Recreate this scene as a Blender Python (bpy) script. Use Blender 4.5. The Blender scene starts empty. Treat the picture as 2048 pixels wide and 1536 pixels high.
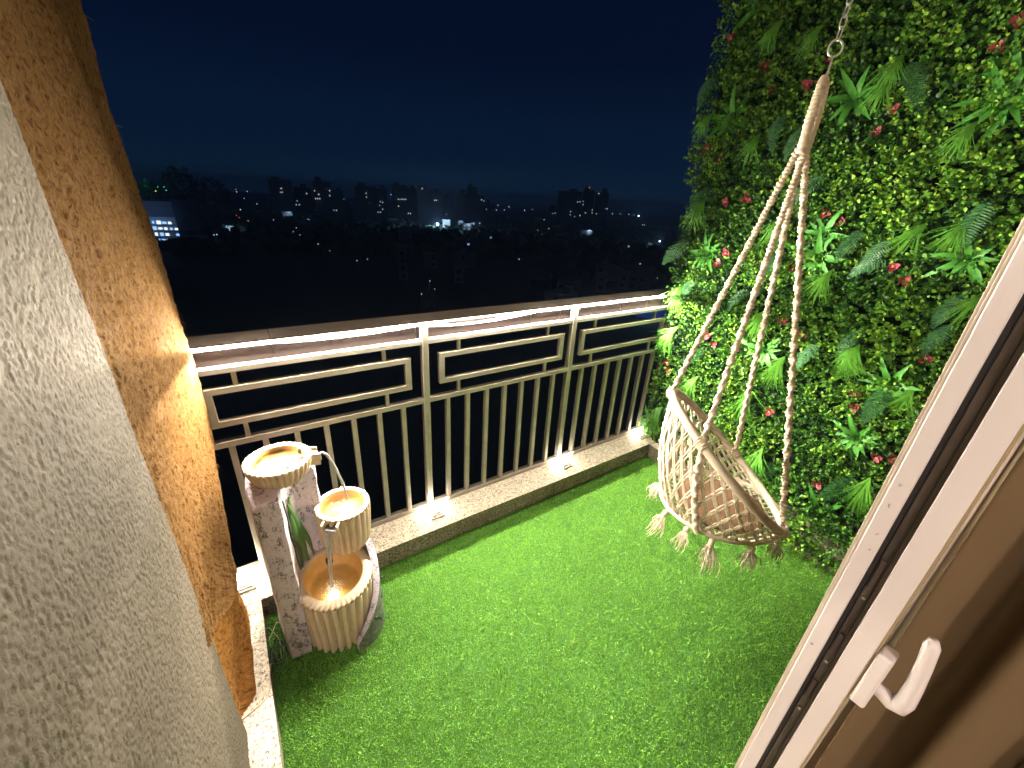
import bpy, math, random
import numpy as np
from mathutils import Vector, Matrix

C = bpy.context.scene.collection
sc = bpy.context.scene
rng = random.Random(7)
nr = np.random.default_rng(11)
R = math.radians

# ------------------------------------------------------------------ camera
cam_d = bpy.data.cameras.new('camera')
cam = bpy.data.objects.new('camera', cam_d)
C.objects.link(cam)
cam_d.sensor_fit = 'HORIZONTAL'
cam_d.sensor_width = 36.0
cam_d.lens = 818.2455 / 2048 * 36
cam_d.clip_start = 0.02
cam_d.clip_end = 8000
yaw, pit, rol = 0.6111, 0.4223, 0.0594
fw = Vector((math.sin(yaw) * math.cos(pit), math.cos(yaw) * math.cos(pit), -math.sin(pit)))
rt0 = Vector((math.cos(yaw), -math.sin(yaw), 0))
up0 = rt0.cross(fw)
rt = rt0 * math.cos(rol) + up0 * math.sin(rol)
up = up0 * math.cos(rol) - rt0 * math.sin(rol)
cam.matrix_world = Matrix(((rt.x, up.x, -fw.x, 0), (rt.y, up.y, -fw.y, 0), (rt.z, up.z, -fw.z, 1.6), (0, 0, 0, 1)))
sc.camera = cam

# ------------------------------------------------------------------ night sky
wd = bpy.data.worlds.new('World')
sc.world = wd
wd.use_nodes = True
nt = wd.node_tree
nt.nodes.clear()
wo = nt.nodes.new('ShaderNodeOutputWorld')
bg = nt.nodes.new('ShaderNodeBackground')
tc = nt.nodes.new('ShaderNodeTexCoord')
sp = nt.nodes.new('ShaderNodeSeparateXYZ')
cr = nt.nodes.new('ShaderNodeValToRGB')
nt.links.new(tc.outputs['Generated'], sp.inputs[0])
nt.links.new(sp.outputs['Z'], cr.inputs[0])
nt.links.new(cr.outputs[0], bg.inputs[0])
nt.links.new(bg.outputs[0], wo.inputs[0])
cr.color_ramp.interpolation = 'EASE'
el = cr.color_ramp.elements
el[0].position = 0.0
el[0].color = (0.0030, 0.0125, 0.031, 1)
el[1].position = 0.75
el[1].color = (0.00022, 0.0010, 0.0058, 1)
e = el.new(0.10); e.color = (0.0016, 0.0078, 0.025, 1)
e = el.new(0.28); e.color = (0.0008, 0.0034, 0.0155, 1)
bg.inputs[1].default_value = 0.60

# faint added fill light that lifts the dim houses of the town
sd = bpy.data.lights.new('town_fill', 'SUN')
sd.energy = 0.012
sd.angle = R(0.5)
sd.color = (0.75, 0.85, 1.0)
so = bpy.data.objects.new('town_fill', sd)
so.rotation_euler = (R(48), 0, R(-25))
C.objects.link(so)

vs = sc.view_settings
sc.display_settings.display_device = 'sRGB'
vs.view_transform = 'Standard'
vs.look = 'None'
vs.exposure = 1.0
vs.gamma = 1.0
sc.cycles.use_denoising = True
sc.cycles.max_bounces = 8
sc.cycles.diffuse_bounces = 3
sc.cycles.transparent_max_bounces = 12
sc.cycles.sample_clamp_indirect = 4.0
sc.cycles.caustics_reflective = False
sc.cycles.caustics_refractive = False


# ------------------------------------------------------------------ materials
def mat(name, col=(0.5, 0.5, 0.5), rough=0.6, metal=0.0, spec=0.4, emit=None, estr=0.0):
    m = bpy.data.materials.new(name)
    m.use_nodes = True
    b = m.node_tree.nodes['Principled BSDF']
    b.inputs['Base Color'].default_value = (*col, 1)
    b.inputs['Roughness'].default_value = rough
    b.inputs['Metallic'].default_value = metal
    b.inputs['Specular IOR Level'].default_value = spec
    if emit:
        b.inputs['Emission Color'].default_value = (*emit, 1)
        b.inputs['Emission Strength'].default_value = estr
    return m


def bs(m):
    return m.node_tree.nodes['Principled BSDF']


def N(m, t, **kw):
    n = m.node_tree.nodes.new(t)
    for k, v in kw.items():
        if hasattr(n, k):
            setattr(n, k, v)
        else:
            n.inputs[k].default_value = v
    return n


def L(m, a, b):
    m.node_tree.links.new(a, b)


def coords(m, scale=(1, 1, 1), rot=(0, 0, 0), kind='Object'):
    t = N(m, 'ShaderNodeTexCoord')
    mp = N(m, 'ShaderNodeMapping')
    mp.inputs['Scale'].default_value = scale
    mp.inputs['Rotation'].default_value = rot
    L(m, t.outputs[kind], mp.inputs[0])
    return mp.outputs[0]


def noise(m, vec, scale, detail=4, rough=0.55, dist=0.0):
    n = N(m, 'ShaderNodeTexNoise')
    n.inputs['Scale'].default_value = scale
    n.inputs['Detail'].default_value = detail
    n.inputs['Roughness'].default_value = rough
    n.inputs['Distortion'].default_value = dist
    L(m, vec, n.inputs['Vector'])
    return n.outputs['Fac']


def ramp(m, fac, stops, interp='LINEAR'):
    r = N(m, 'ShaderNodeValToRGB')
    r.color_ramp.interpolation = interp
    e = r.color_ramp.elements
    while len(e) < len(stops):
        e.new(0.5)
    for k, (p, c) in enumerate(stops):
        e[k].position = p
        e[k].color = (*c, 1) if len(c) == 3 else c
    L(m, fac, r.inputs[0])
    return r.outputs[0]


def bump(m, h, strength=0.4, dist=0.004, prev=None):
    b = N(m, 'ShaderNodeBump')
    b.inputs['Strength'].default_value = strength
    b.inputs['Distance'].default_value = dist
    L(m, h, b.inputs['Height'])
    if prev is not None:
        L(m, prev, b.inputs['Normal'])
    return b.outputs[0]


def mathn(m, op, a, b):
    n = N(m, 'ShaderNodeMath', operation=op)
    for k, v in enumerate((a, b)):
        if isinstance(v, (int, float)):
            n.inputs[k].default_value = v
        else:
            L(m, v, n.inputs[k])
    return n.outputs[0]


def mixc(m, fac, a, b):
    n = N(m, 'ShaderNodeMix', data_type='RGBA')
    for s, v in ((0, fac), (6, a), (7, b)):
        if isinstance(v, (int, float)):
            n.inputs[s].default_value = v
        elif isinstance(v, tuple):
            n.inputs[s].default_value = (*v, 1)
        else:
            L(m, v, n.inputs[s])
    return n.outputs[2]


M = {}
# stippled exterior plaster
m = M['plaster'] = mat('stippled_plaster', (0.46, 0.40, 0.32), 0.85, spec=0.25)
v = coords(m)
n1 = noise(m, v, 190, 3, 0.6, 0.4)
n2 = noise(m, v, 420, 2, 0.5)
n3 = noise(m, v, 4, 3)
h = mathn(m, 'ADD', ramp(m, n1, [(0.34, (0, 0, 0)), (0.52, (1, 1, 1))]), mathn(m, 'MULTIPLY', n2, 0.5))
L(m, bump(m, h, 0.35, 0.0015), bs(m).inputs['Normal'])
c1 = ramp(m, n3, [(0.3, (0.072, 0.059, 0.042)), (0.7, (0.092, 0.076, 0.055))])
L(m, c1, bs(m).inputs['Base Color'])

# speckled granite coping
m = M['granite'] = mat('speckled_granite', (0.6, 0.55, 0.45), 0.45)
v = coords(m)
a1 = noise(m, v, 130, 3, 0.6, 0.6)
a2 = noise(m, v, 60, 2, 0.6)
a3 = noise(m, v, 3.0, 3)
cA = ramp(m, a1, [(0.37, (0.16, 0.12, 0.085)), (0.45, (0.66, 0.58, 0.46)), (0.6, (0.76, 0.69, 0.57))])
cB = ramp(m, a2, [(0.36, (0.62, 0.55, 0.48)), (0.55, (1, 1, 1))])
mm = N(m, 'ShaderNodeMix', data_type='RGBA', blend_type='MULTIPLY'); mm.inputs[0].default_value = 0.6
L(m, cA, mm.inputs[6]); L(m, cB, mm.inputs[7])
L(m, mm.outputs[2], bs(m).inputs['Base Color'])
L(m, bump(m, a1, 0.15, 0.001), bs(m).inputs['Normal'])
# raw cut flank of the coping
m = M['granite_flank'] = mat('rough_granite_flank', (0.3, 0.27, 0.2), 0.8)
v = coords(m)
a1 = noise(m, v, 110, 4, 0.65, 0.8); a2 = noise(m, v, 14, 3)
cA = ramp(m, a1, [(0.36, (0.05, 0.042, 0.03)), (0.5, (0.24, 0.21, 0.15)), (0.66, (0.42, 0.38, 0.29))])
cB = ramp(m, a2, [(0.35, (0.55, 0.52, 0.45)), (0.65, (1, 1, 1))])
mm = N(m, 'ShaderNodeMix', data_type='RGBA', blend_type='MULTIPLY'); mm.inputs[0].default_value = 0.7
L(m, cA, mm.inputs[6]); L(m, cB, mm.inputs[7])
L(m, mm.outputs[2], bs(m).inputs['Base Color'])
L(m, bump(m, a1, 0.6, 0.004), bs(m).inputs['Normal'])

# painted steel of the railing: beige-grey metallic paint, worn
m = M['rail'] = mat('champagne_railing_paint', (0.40, 0.36, 0.30), 0.42, 0.25)
v = coords(m)
a1 = noise(m, v, 60, 4, 0.65); a2 = noise(m, v, 9, 4, 0.6)
L(m, ramp(m, a2, [(0.3, (0.33, 0.295, 0.245)), (0.55, (0.40, 0.365, 0.305)), (0.75, (0.47, 0.44, 0.38))]), bs(m).inputs['Base Color'])
L(m, ramp(m, a1, [(0.3, (0.33,) * 3), (0.7, (0.6,) * 3)]), bs(m).inputs['Roughness'])
L(m, bump(m, a1, 0.08, 0.001), bs(m).inputs['Normal'])
m = M['cap'] = mat('beige_coping_panel', (0.36, 0.28, 0.23), 0.5)
v = coords(m); a2 = noise(m, v, 16, 5, 0.6)
L(m, ramp(m, a2, [(0.3, (0.35, 0.285, 0.235)), (0.7, (0.42, 0.35, 0.29))]), bs(m).inputs['Base Color'])
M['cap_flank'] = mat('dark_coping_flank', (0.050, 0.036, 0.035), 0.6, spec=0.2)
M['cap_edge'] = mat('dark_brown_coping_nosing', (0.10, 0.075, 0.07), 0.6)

# artificial turf
M['turf_base'] = mat('turf_backing', (0.035, 0.11, 0.016), 0.95)
M['blade_a'] = mat('turf_blade_mid', (0.122, 0.300, 0.030), 0.65, spec=0.15)
M['blade_b'] = mat('turf_blade_light', (0.200, 0.400, 0.050), 0.6, spec=0.15)
M['blade_c'] = mat('turf_blade_deep', (0.078, 0.235, 0.021), 0.65, spec=0.15)
M['blade_d'] = mat('turf_thatch', (0.25, 0.40, 0.09), 0.6, spec=0.15)

# jute
m = M['jute'] = mat('woven_jute', (0.36, 0.2, 0.07), 0.95, spec=0.1)
v = coords(m, kind='UV')
sx = N(m, 'ShaderNodeSeparateXYZ'); L(m, v, sx.inputs[0])
vv = N(m, 'ShaderNodeMapping'); vv.inputs['Scale'].default_value = (1.0, 0.62, 1.0); L(m, v, vv.inputs[0])
fz = noise(m, vv.outputs[0], 330, 4, 0.7, 0.9)
fz2 = noise(m, vv.outputs[0], 95, 5, 0.72, 1.0)
fz3 = noise(m, vv.outputs[0], 5, 3, 0.6)
hh = mathn(m, 'ADD', mathn(m, 'MULTIPLY', fz, 0.5), fz2)
L(m, bump(m, hh, 0.8, 0.006), bs(m).inputs['Normal'])
cA = mixc(m, fz3, ramp(m, fz2, [(0.36, (0.058, 0.025, 0.007)), (0.47, (0.128, 0.066, 0.021)), (0.66, (0.19, 0.108, 0.040))]), ramp(m, fz2, [(0.36, (0.055, 0.022, 0.005)), (0.47, (0.130, 0.066, 0.020)), (0.66, (0.19, 0.108, 0.038))]))
L(m, cA, bs(m).inputs['Base Color'])
tl_ = N(m, 'ShaderNodeBsdfTranslucent'); L(m, cA, tl_.inputs[0])
ms_ = N(m, 'ShaderNodeMixShader'); ms_.inputs[0].default_value = 0.42
L(m, bs(m).outputs[0], ms_.inputs[1]); L(m, tl_.outputs[0], ms_.inputs[2])
L(m, ms_.outputs[0], m.node_tree.nodes['Material Output'].inputs[0])
def lit_jute(name, gain):
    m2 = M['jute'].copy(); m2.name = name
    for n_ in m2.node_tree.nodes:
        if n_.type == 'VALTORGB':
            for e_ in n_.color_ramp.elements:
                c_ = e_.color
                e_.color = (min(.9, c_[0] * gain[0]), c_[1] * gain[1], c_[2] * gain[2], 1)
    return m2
M['lit_jute'] = lit_jute('lit_orange_jute', (2.9, 2.6, 2.2))  # lower drape's jute: more orange, and brightened in place of missing light
M['twig'] = mat('dry_twig_brown', (0.09, 0.045, 0.02), 0.8)
M['fibre'] = mat('loose_jute_fibre', (0.45, 0.28, 0.11), 0.9, spec=0.1)

# fountain
m = M['cream'] = mat('cream_cast_stone', (0.58, 0.43, 0.27), 0.6)
v = coords(m); a1 = noise(m, v, 18, 4, 0.6); a2 = noise(m, v, 140, 3)
L(m, ramp(m, a1, [(0.3, (0.56, 0.425, 0.29)), (0.7, (0.66, 0.52, 0.37))]), bs(m).inputs['Base Color'])
L(m, bump(m, a2, 0.12, 0.001), bs(m).inputs['Normal'])
m = M['cream_in'] = mat('ochre_basin_lining', (0.62, 0.38, 0.13), 0.45)
v = coords(m); a1 = noise(m, v, 30, 4, 0.6)
L(m, ramp(m, a1, [(0.3, (0.44, 0.245, 0.070)), (0.7, (0.54, 0.335, 0.125))]), bs(m).inputs['Base Color'])
m = M['slate'] = mat('dry_brushed_slate', (0.2, 0.18, 0.2), 0.75)
v = coords(m, (1, 1, 0.55)); a1 = noise(m, v, 28, 5, 0.75, 0.8); a2 = noise(m, v, 200, 3, 0.75, 0.4)
s_ = mathn(m, 'ADD', mathn(m, 'MULTIPLY', a1, 0.62), mathn(m, 'MULTIPLY', a2, 0.38))
L(m, ramp(m, s_, [(0.36, (0.07, 0.062, 0.075)), (0.43, (0.20, 0.175, 0.20)), (0.48, (0.58, 0.51, 0.59)), (0.7, (0.70, 0.63, 0.70))]), bs(m).inputs['Base Color'])
L(m, bump(m, s_, 0.5, 0.006), bs(m).inputs['Normal'])
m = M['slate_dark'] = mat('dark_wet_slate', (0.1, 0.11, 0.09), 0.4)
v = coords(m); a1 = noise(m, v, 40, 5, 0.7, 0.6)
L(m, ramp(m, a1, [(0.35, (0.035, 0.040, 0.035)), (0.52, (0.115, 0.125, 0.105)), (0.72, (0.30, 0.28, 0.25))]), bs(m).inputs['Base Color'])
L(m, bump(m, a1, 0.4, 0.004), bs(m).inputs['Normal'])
M['relief'] = mat('green_painted_relief', (0.07, 0.16, 0.05), 0.35)
M['relief_dark'] = mat('dark_green_relief', (0.02, 0.05, 0.02), 0.5)
M['lip'] = mat('dark_spout_lip', (0.05, 0.045, 0.04), 0.4)


def thin_water(name, tint, gloss_rough, scale, strength):
    m = bpy.data.materials.new(name)
    m.use_nodes = True
    t = m.node_tree
    t.nodes.clear()
    o = t.nodes.new('ShaderNodeOutputMaterial')
    tr = t.nodes.new('ShaderNodeBsdfTransparent'); tr.inputs[0].default_value = (*tint, 1)
    gl = t.nodes.new('ShaderNodeBsdfGlossy'); gl.inputs['Roughness'].default_value = gloss_rough
    fr = t.nodes.new('ShaderNodeFresnel'); fr.inputs[0].default_value = 1.33
    mx = t.nodes.new('ShaderNodeMixShader')
    vec = coords(m)
    nz = noise(m, vec, scale, 2, 0.5, 0.5)
    bn = bump(m, nz, strength, 0.01)
    t.links.new(bn, gl.inputs['Normal']); t.links.new(bn, fr.inputs['Normal'])
    t.links.new(fr.outputs[0], mx.inputs[0]); t.links.new(tr.outputs[0], mx.inputs[1]); t.links.new(gl.outputs[0], mx.inputs[2])
    t.links.new(mx.outputs[0], o.inputs[0])
    return m


M['water'] = thin_water('rippled_basin_water', (0.97, 0.93, 0.84), 0.04, 110, 0.28)
m = M['stream'] = mat('falling_water', (0.95, 0.97, 0.97), 0.12)
bs(m).inputs['Transmission Weight'].default_value = 0.5
bs(m).inputs['IOR'].default_value = 1.33
M['foam'] = mat('splash_and_glare', (0.85, 0.87, 0.85), 0.25)
M['pot_lamp'] = mat('basin_lamp', (1, 1, 1), 0.4, emit=(1.0, 0.88, 0.66), estr=11)

M['pot_lamp_dim'] = mat('bowl_lamp', (1, 1, 1), 0.4, emit=(1.0, 0.90, 0.72), estr=4)
# light sources
M['led_rear'] = mat('rear_led_strip', (1, 1, 1), 0.5, emit=(1.0, 0.90, 0.74), estr=10500)
M['led_under'] = mat('led_sleeve_underside', (0.8, 0.8, 0.78), 0.5, emit=(1.0, 0.90, 0.76), estr=170)
M['led_spill'] = mat('led_sleeve_spill', (0.8, 0.8, 0.78), 0.5, emit=(1.0, 0.90, 0.76), estr=9)
M['led_back'] = mat('led_sleeve_glow', (0.8, 0.8, 0.78), 0.5, emit=(1.0, 0.90, 0.76), estr=9)
M['led'] = mat('led_strip', (1, 1, 1), 0.5, emit=(1.0, 0.90, 0.74), estr=900)
M['deck_lamp'] = mat('opal_deck_lamp', (1, 1, 1), 0.5, emit=(1.0, 0.88, 0.70), estr=17)
M['deck_lamp_bright'] = mat('opal_deck_lamp_bright', (1, 1, 1), 0.5, emit=(1.0, 0.86, 0.66), estr=60)
M['white_plastic'] = mat('white_plastic', (0.78, 0.75, 0.70), 0.4)
M['room_lamp'] = mat('room_ceiling_lamp', (1, 1, 1), 0.5, emit=(1.0, 0.87, 0.76), estr=430)

# macrame cotton
m = M['room_fill'] = mat('room_fill_lamp', (1, 1, 1), 0.5, emit=(1.0, 0.90, 0.80), estr=46)  # added fill lamp in the room, brightens the chair and plant wall
m = M['cotton'] = mat('natural_cotton_cord', (0.58, 0.47, 0.34), 0.9, spec=0.15)
v = coords(m); a1 = noise(m, v, 300, 3, 0.6); a2 = noise(m, v, 20, 3)
L(m, ramp(m, a2, [(0.3, (0.52, 0.425, 0.31)), (0.7, (0.66, 0.56, 0.43))]), bs(m).inputs['Base Color'])
L(m, bump(m, a1, 0.35, 0.002), bs(m).inputs['Normal'])
M['seat'] = mat('brown_seat_cushion', (0.12, 0.062, 0.028), 0.85)
M['steel'] = mat('zinc_chain', (0.55, 0.55, 0.55), 0.3, 0.9)

# green wall foliage
M['fol_back'] = mat('green_mat_backing', (0.006, 0.018, 0.004), 0.95)
FOL = []
for k, c in enumerate([(0.035, 0.115, 0.014), (0.065, 0.19, 0.016), (0.12, 0.28, 0.022), (0.21, 0.38, 0.035), (0.018, 0.065, 0.014)]):
    FOL.append(mat('boxwood_leaf_tone_%s' % 'abcde'[k], c, 0.5, spec=0.3))
M['lily'] = mat('broad_leaf_green', (0.055, 0.22, 0.028), 0.5, spec=0.25)
M['lily_dark'] = mat('broad_leaf_dark', (0.018, 0.085, 0.035), 0.5)
M['tuft'] = mat('grass_tuft_green', (0.085, 0.28, 0.022), 0.5)
M['fern'] = mat('fern_green', (0.022, 0.105, 0.028), 0.55)
M['petal'] = mat('red_petal', (0.22, 0.026, 0.040), 0.55)
M['stamen'] = mat('cream_stamen', (0.75, 0.5, 0.25), 0.6)

# door
M['upvc'] = mat('white_upvc', (0.64, 0.575, 0.575), 0.38)
m = M['upvc_warm'] = mat('cream_upvc_edge', (0.66, 0.58, 0.47), 0.45)
m = M['channel'] = mat('brown_track_channel', (0.075, 0.055, 0.042), 0.45)
v = coords(m, (1, 1, 0.25)); a1 = noise(m, v, 60, 4, 0.6)
L(m, ramp(m, a1, [(0.35, (0.085, 0.066, 0.052)), (0.65, (0.15, 0.118, 0.096))]), bs(m).inputs['Base Color'])
M['gasket'] = mat('black_rubber_gasket', (0.010, 0.008, 0.010), 0.6)
M['bead'] = mat('tan_glazing_bead', (0.34, 0.26, 0.14), 0.5)
M['scuff'] = mat('grey_scuff_mark', (0.30, 0.26, 0.27), 0.7)
m = M['curtain'] = mat('brown_curtain', (0.125, 0.084, 0.046), 0.85, spec=0.15)
M['room_wall'] = mat('room_wall_paint', (0.60, 0.52, 0.42), 0.8)
M['room_floor'] = mat('room_floor_tile', (0.45, 0.38, 0.30), 0.35)
mg = M['glass'] = thin_water('window_glass', (0.80, 0.78, 0.72), 0.02, 2, 0.0)

# town
M['ground'] = mat('dark_town_ground', (0.035, 0.037, 0.03), 0.95)
M['facade_pale'] = mat('pale_plaster_facade', (0.50, 0.50, 0.48), 0.85)
M['facade_dim'] = mat('mid_grey_facade', (0.21, 0.20, 0.21), 0.9)  # even mid grey, darker than the pale facade
M['facade_grey'] = mat('grey_concrete_facade', (0.11, 0.11, 0.115), 0.9)
M['facade_dark'] = mat('dark_block_facade', (0.06, 0.062, 0.065), 0.9)
M['dark_glass'] = mat('dark_window_pane', (0.02, 0.02, 0.025), 0.2)
for k, c, s in (('w', (0.80, 0.92, 1.0), 0.28), ('y', (1.0, 0.82, 0.5), 0.30), ('b', (0.30, 0.58, 1.0), 0.3)):
    M['win_' + k] = mat('lit_window_' + {'w': 'white', 'y': 'warm', 'b': 'blue'}[k], (0.2, 0.2, 0.2), 0.5, emit=c, estr=s)
for k, c, s in (('w', (0.85, 0.95, 1.0), 0.7), ('r', (1.0, 0.12, 0.08), 0.9), ('o', (1.0, 0.45, 0.2), 0.7), ('g', (0.15, 1.0, 0.45), 0.8), ('y', (1.0, 0.9, 0.25), 1.5),
                ('b', (0.35, 0.65, 1.0), 1.6), ('B', (0.6, 0.82, 1.0), 8), ('F', (0.50, 0.78, 1.0), 22)):
    M['lamp_' + k] = mat('street_light_' + {'w': 'white', 'r': 'red', 'o': 'orange', 'g': 'green', 'y': 'yellow', 'b': 'blue', 'B': 'bright', 'F': 'flood'}[k], (0.1, 0.1, 0.1), 0.5, emit=c, estr=s)
for k, c, s_ in (('w', (0.75, 0.88, 1.0), 0.9), ('b', (0.25, 0.50, 1.0), 0.8)):
    M['bay_' + k] = mat('lit_bay_' + {'w': 'white', 'b': 'blue'}[k], (0.2, 0.2, 0.2), 0.5, emit=c, estr=s_)
M['pole'] = mat('dark_lamp_pole', (0.08, 0.08, 0.08), 0.6)
M['tree_leaf'] = mat('night_tree_leaf', (0.035, 0.06, 0.03), 0.8)
M['bark'] = mat('tree_bark', (0.07, 0.05, 0.035), 0.9)
M['tarp'] = mat('blue_painted_wall', (0.08, 0.25, 0.75), 0.7)


# ------------------------------------------------------------------ mesh building
class MB:
    def __init__(s):
        s.v = []; s.f = []; s.m = []; s.uv = None

    def add(s, vs_, fs, mi=0):
        o = len(s.v)
        s.v.extend([tuple(p) for p in vs_])
        for f in fs:
            s.f.append(tuple(i + o for i in f)); s.m.append(mi)

    def box(s, x0, x1, y0, y1, z0, z1, mi=0):
        s.add([(x0, y0, z0), (x1, y0, z0), (x1, y1, z0), (x0, y1, z0), (x0, y0, z1), (x1, y0, z1), (x1, y1, z1), (x0, y1, z1)],
              [(0, 3, 2, 1), (4, 5, 6, 7), (0, 1, 5, 4), (1, 2, 6, 5), (2, 3, 7, 6), (3, 0, 4, 7)], mi)

    def prism(s, poly, z0, z1, mi=0):
        n = len(poly)
        zt = z1 if isinstance(z1, (list, tuple)) else [z1] * n
        vs_ = [(x, y, z0) for x, y in poly] + [(x, y, zt[i]) for i, (x, y) in enumerate(poly)]
        fs = [tuple(range(n))[::-1], tuple(range(n, 2 * n))] + [(i, (i + 1) % n, n + (i + 1) % n, n + i) for i in range(n)]
        s.add(vs_, fs, mi)

    def tube(s, pts, r, n=8, cap=True, closed=False, mi=0):
        pts = [Vector(p) for p in pts]
        k = len(pts)
        rs = r if isinstance(r, (list, tuple)) else [r] * k
        rings = []
        t0 = (pts[1] - pts[0]).normalized()
        a = Vector((0, 0, 1)) if abs(t0.z) < 0.9 else Vector((1, 0, 0))
        nrm = (a - t0 * a.dot(t0)).normalized()
        vs_ = []
        for i in range(k):
            if closed:
                t = (pts[(i + 1) % k] - pts[i - 1]).normalized()
            else:
                t = (pts[min(i + 1, k - 1)] - pts[max(i - 1, 0)])
                t = t.normalized() if t.length > 1e-9 else t0
            nrm = (nrm - t * nrm.dot(t))
            nrm = nrm.normalized() if nrm.length > 1e-6 else t.orthogonal().normalized()
            b = t.cross(nrm)
            for j in range(n):
                an = 2 * math.pi * j / n
                vs_.append(pts[i] + (nrm * math.cos(an) + b * math.sin(an)) * rs[i])
        fs = []
        for i in range(k if closed else k - 1):
            i2 = (i + 1) % k
            for j in range(n):
                j2 = (j + 1) % n
                fs.append((i * n + j, i * n + j2, i2 * n + j2, i2 * n + j))
        if cap and not closed:
            fs.append(tuple(range(n))[::-1]); fs.append(tuple(range((k - 1) * n, k * n)))
        s.add(vs_, fs, mi)

    def lathe(s, prof, n, cx, cy, fl=None, tilt=None, mi=0, cap0=False, cap1=False):
        vs_ = []
        for q in prof:
            r, z = q[0], q[1]
            amp = q[2] if len(q) > 2 else 0.0
            for j in range(n):
                an = 2 * math.pi * j / n
                rr = r * (1 + amp * (fl(an) if fl else 0))
                x, y = rr * math.cos(an), rr * math.sin(an)
                zz = z + (tilt(x, y, z) if tilt else 0)
                vs_.append((cx + x, cy + y, zz))
        fs = []
        for i in range(len(prof) - 1):
            for j in range(n):
                j2 = (j + 1) % n
                fs.append((i * n + j, i * n + j2, (i + 1) * n + j2, (i + 1) * n + j))
        if cap0: fs.append(tuple(range(n))[::-1])
        if cap1: fs.append(tuple(range((len(prof) - 1) * n, len(prof) * n)))
        s.add(vs_, fs, mi)

    def ball(s, c, r, nu=6, nv=4, mi=0, sq=(1, 1, 1)):
        vs_ = [(c[0], c[1], c[2] - r * sq[2])]
        for i in range(1, nv):
            ph = -math.pi / 2 + math.pi * i / nv
            for j in range(nu):
                an = 2 * math.pi * j / nu
                vs_.append((c[0] + r * sq[0] * math.cos(ph) * math.cos(an), c[1] + r * sq[1] * math.cos(ph) * math.sin(an), c[2] + r * sq[2] * math.sin(ph)))
        vs_.append((c[0], c[1], c[2] + r * sq[2]))
        fs = [(0, 1 + (j + 1) % nu, 1 + j) for j in range(nu)]
        for i in range(nv - 2):
            for j in range(nu):
                j2 = (j + 1) % nu
                a = 1 + i * nu
                fs.append((a + j, a + j2, a + nu + j2, a + nu + j))
        t = len(vs_) - 1
        a = 1 + (nv - 2) * nu
        fs += [(a + j, a + (j + 1) % nu, t) for j in range(nu)]
        s.add(vs_, fs, mi)

    def mesh(s, name, mats, org=(0, 0, 0), smooth=False):
        me = bpy.data.meshes.new(name)
        me.from_pydata([(x - org[0], y - org[1], z - org[2]) for x, y, z in s.v], [], s.f)
        for q in (mats if isinstance(mats, (list, tuple)) else [mats]):
            me.materials.append(q)
        if any(s.m):
            me.polygons.foreach_set('material_index', s.m)
        if smooth:
            me.polygons.foreach_set('use_smooth', [True] * len(s.f))
        if s.uv is not None:
            ul = me.uv_layers.new(name='UVMap')
            li = np.empty(len(me.loops), dtype=np.int32)
            me.loops.foreach_get('vertex_index', li)
            ul.data.foreach_set('uv', np.asarray(s.uv, dtype=np.float32)[li].ravel())
        me.update()
        return me


ORG = {}


def thing(name, label, cat, loc=(0, 0, 0), group=None):
    o = bpy.data.objects.new(name, None)
    o.empty_display_size = 0.1
    C.objects.link(o)
    o.location = loc
    o['label'] = label; o['category'] = cat
    if group: o['group'] = group
    ORG[o.name] = tuple(loc)
    return o


def tag(o, label, cat, group=None):
    o['label'] = label; o['category'] = cat
    if group: o['group'] = group
    return o


def part(name, mb, mats, parent=None, smooth=False, bev=0.0, seg=2, label=None, kind=None, sharp=None):
    org = ORG.get(parent.name, (0, 0, 0)) if parent else (0, 0, 0)
    me = mb.mesh(name, mats, org, smooth)
    o = bpy.data.objects.new(name, me)
    C.objects.link(o)
    if parent:
        o.parent = parent
        ORG[o.name] = org
    if bev:
        b = o.modifiers.new('bevel', 'BEVEL'); b.width = bev; b.segments = seg; b.limit_method = 'ANGLE'
    if label: o['label'] = label
    if kind: o['kind'] = kind
    return o


def struct(name, mb, mats, **kw):
    return part(name, mb, mats, kind='structure', **kw)


def copy_part(o, parent, loc=None, name=None):
    c = o.copy()
    C.objects.link(c)
    c.parent = parent
    ORG[c.name] = ORG.get(parent.name, (0, 0, 0))
    if loc is not None: c.location = loc
    return c


def mesh_np(name, verts, faces, mats, mi=None, smooth=False):
    """quad or tri mesh straight from numpy arrays (all faces the same size)"""
    me = bpy.data.meshes.new(name)
    nv, nf, k = len(verts), len(faces), faces.shape[1]
    me.vertices.add(nv); me.vertices.foreach_set('co', verts.astype(np.float32).ravel())
    me.loops.add(nf * k); me.loops.foreach_set('vertex_index', faces.astype(np.int32).ravel())
    me.polygons.add(nf)
    me.polygons.foreach_set('loop_start', np.arange(0, nf * k, k, dtype=np.int32))
    for q in mats: me.materials.append(q)
    if mi is not None: me.polygons.foreach_set('material_index', mi.astype(np.int32))
    if smooth: me.polygons.foreach_set('use_smooth', np.ones(nf, dtype=bool))
    me.update(calc_edges=True)
    return me


def smooth_noise(nu, nv, fu, fv, gen):
    """bicubic-ish value noise on an nu x nv grid with fu x fv cells"""
    g = gen.random((fu + 2, fv + 2))
    u = np.linspace(0, fu, nu, endpoint=False); w_ = np.linspace(0, fv, nv, endpoint=False)
    iu = u.astype(int); iv = w_.astype(int)
    du = u - iu; dv = w_ - iv
    du = du * du * (3 - 2 * du); dv = dv * dv * (3 - 2 * dv)
    a = g[iu][:, iv]; b = g[iu + 1][:, iv]; c = g[iu][:, iv + 1]; d = g[iu + 1][:, iv + 1]
    return (a * (1 - du)[:, None] + b * du[:, None]) * (1 - dv)[None] + (c * (1 - du)[:, None] + d * du[:, None]) * dv[None]


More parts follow.
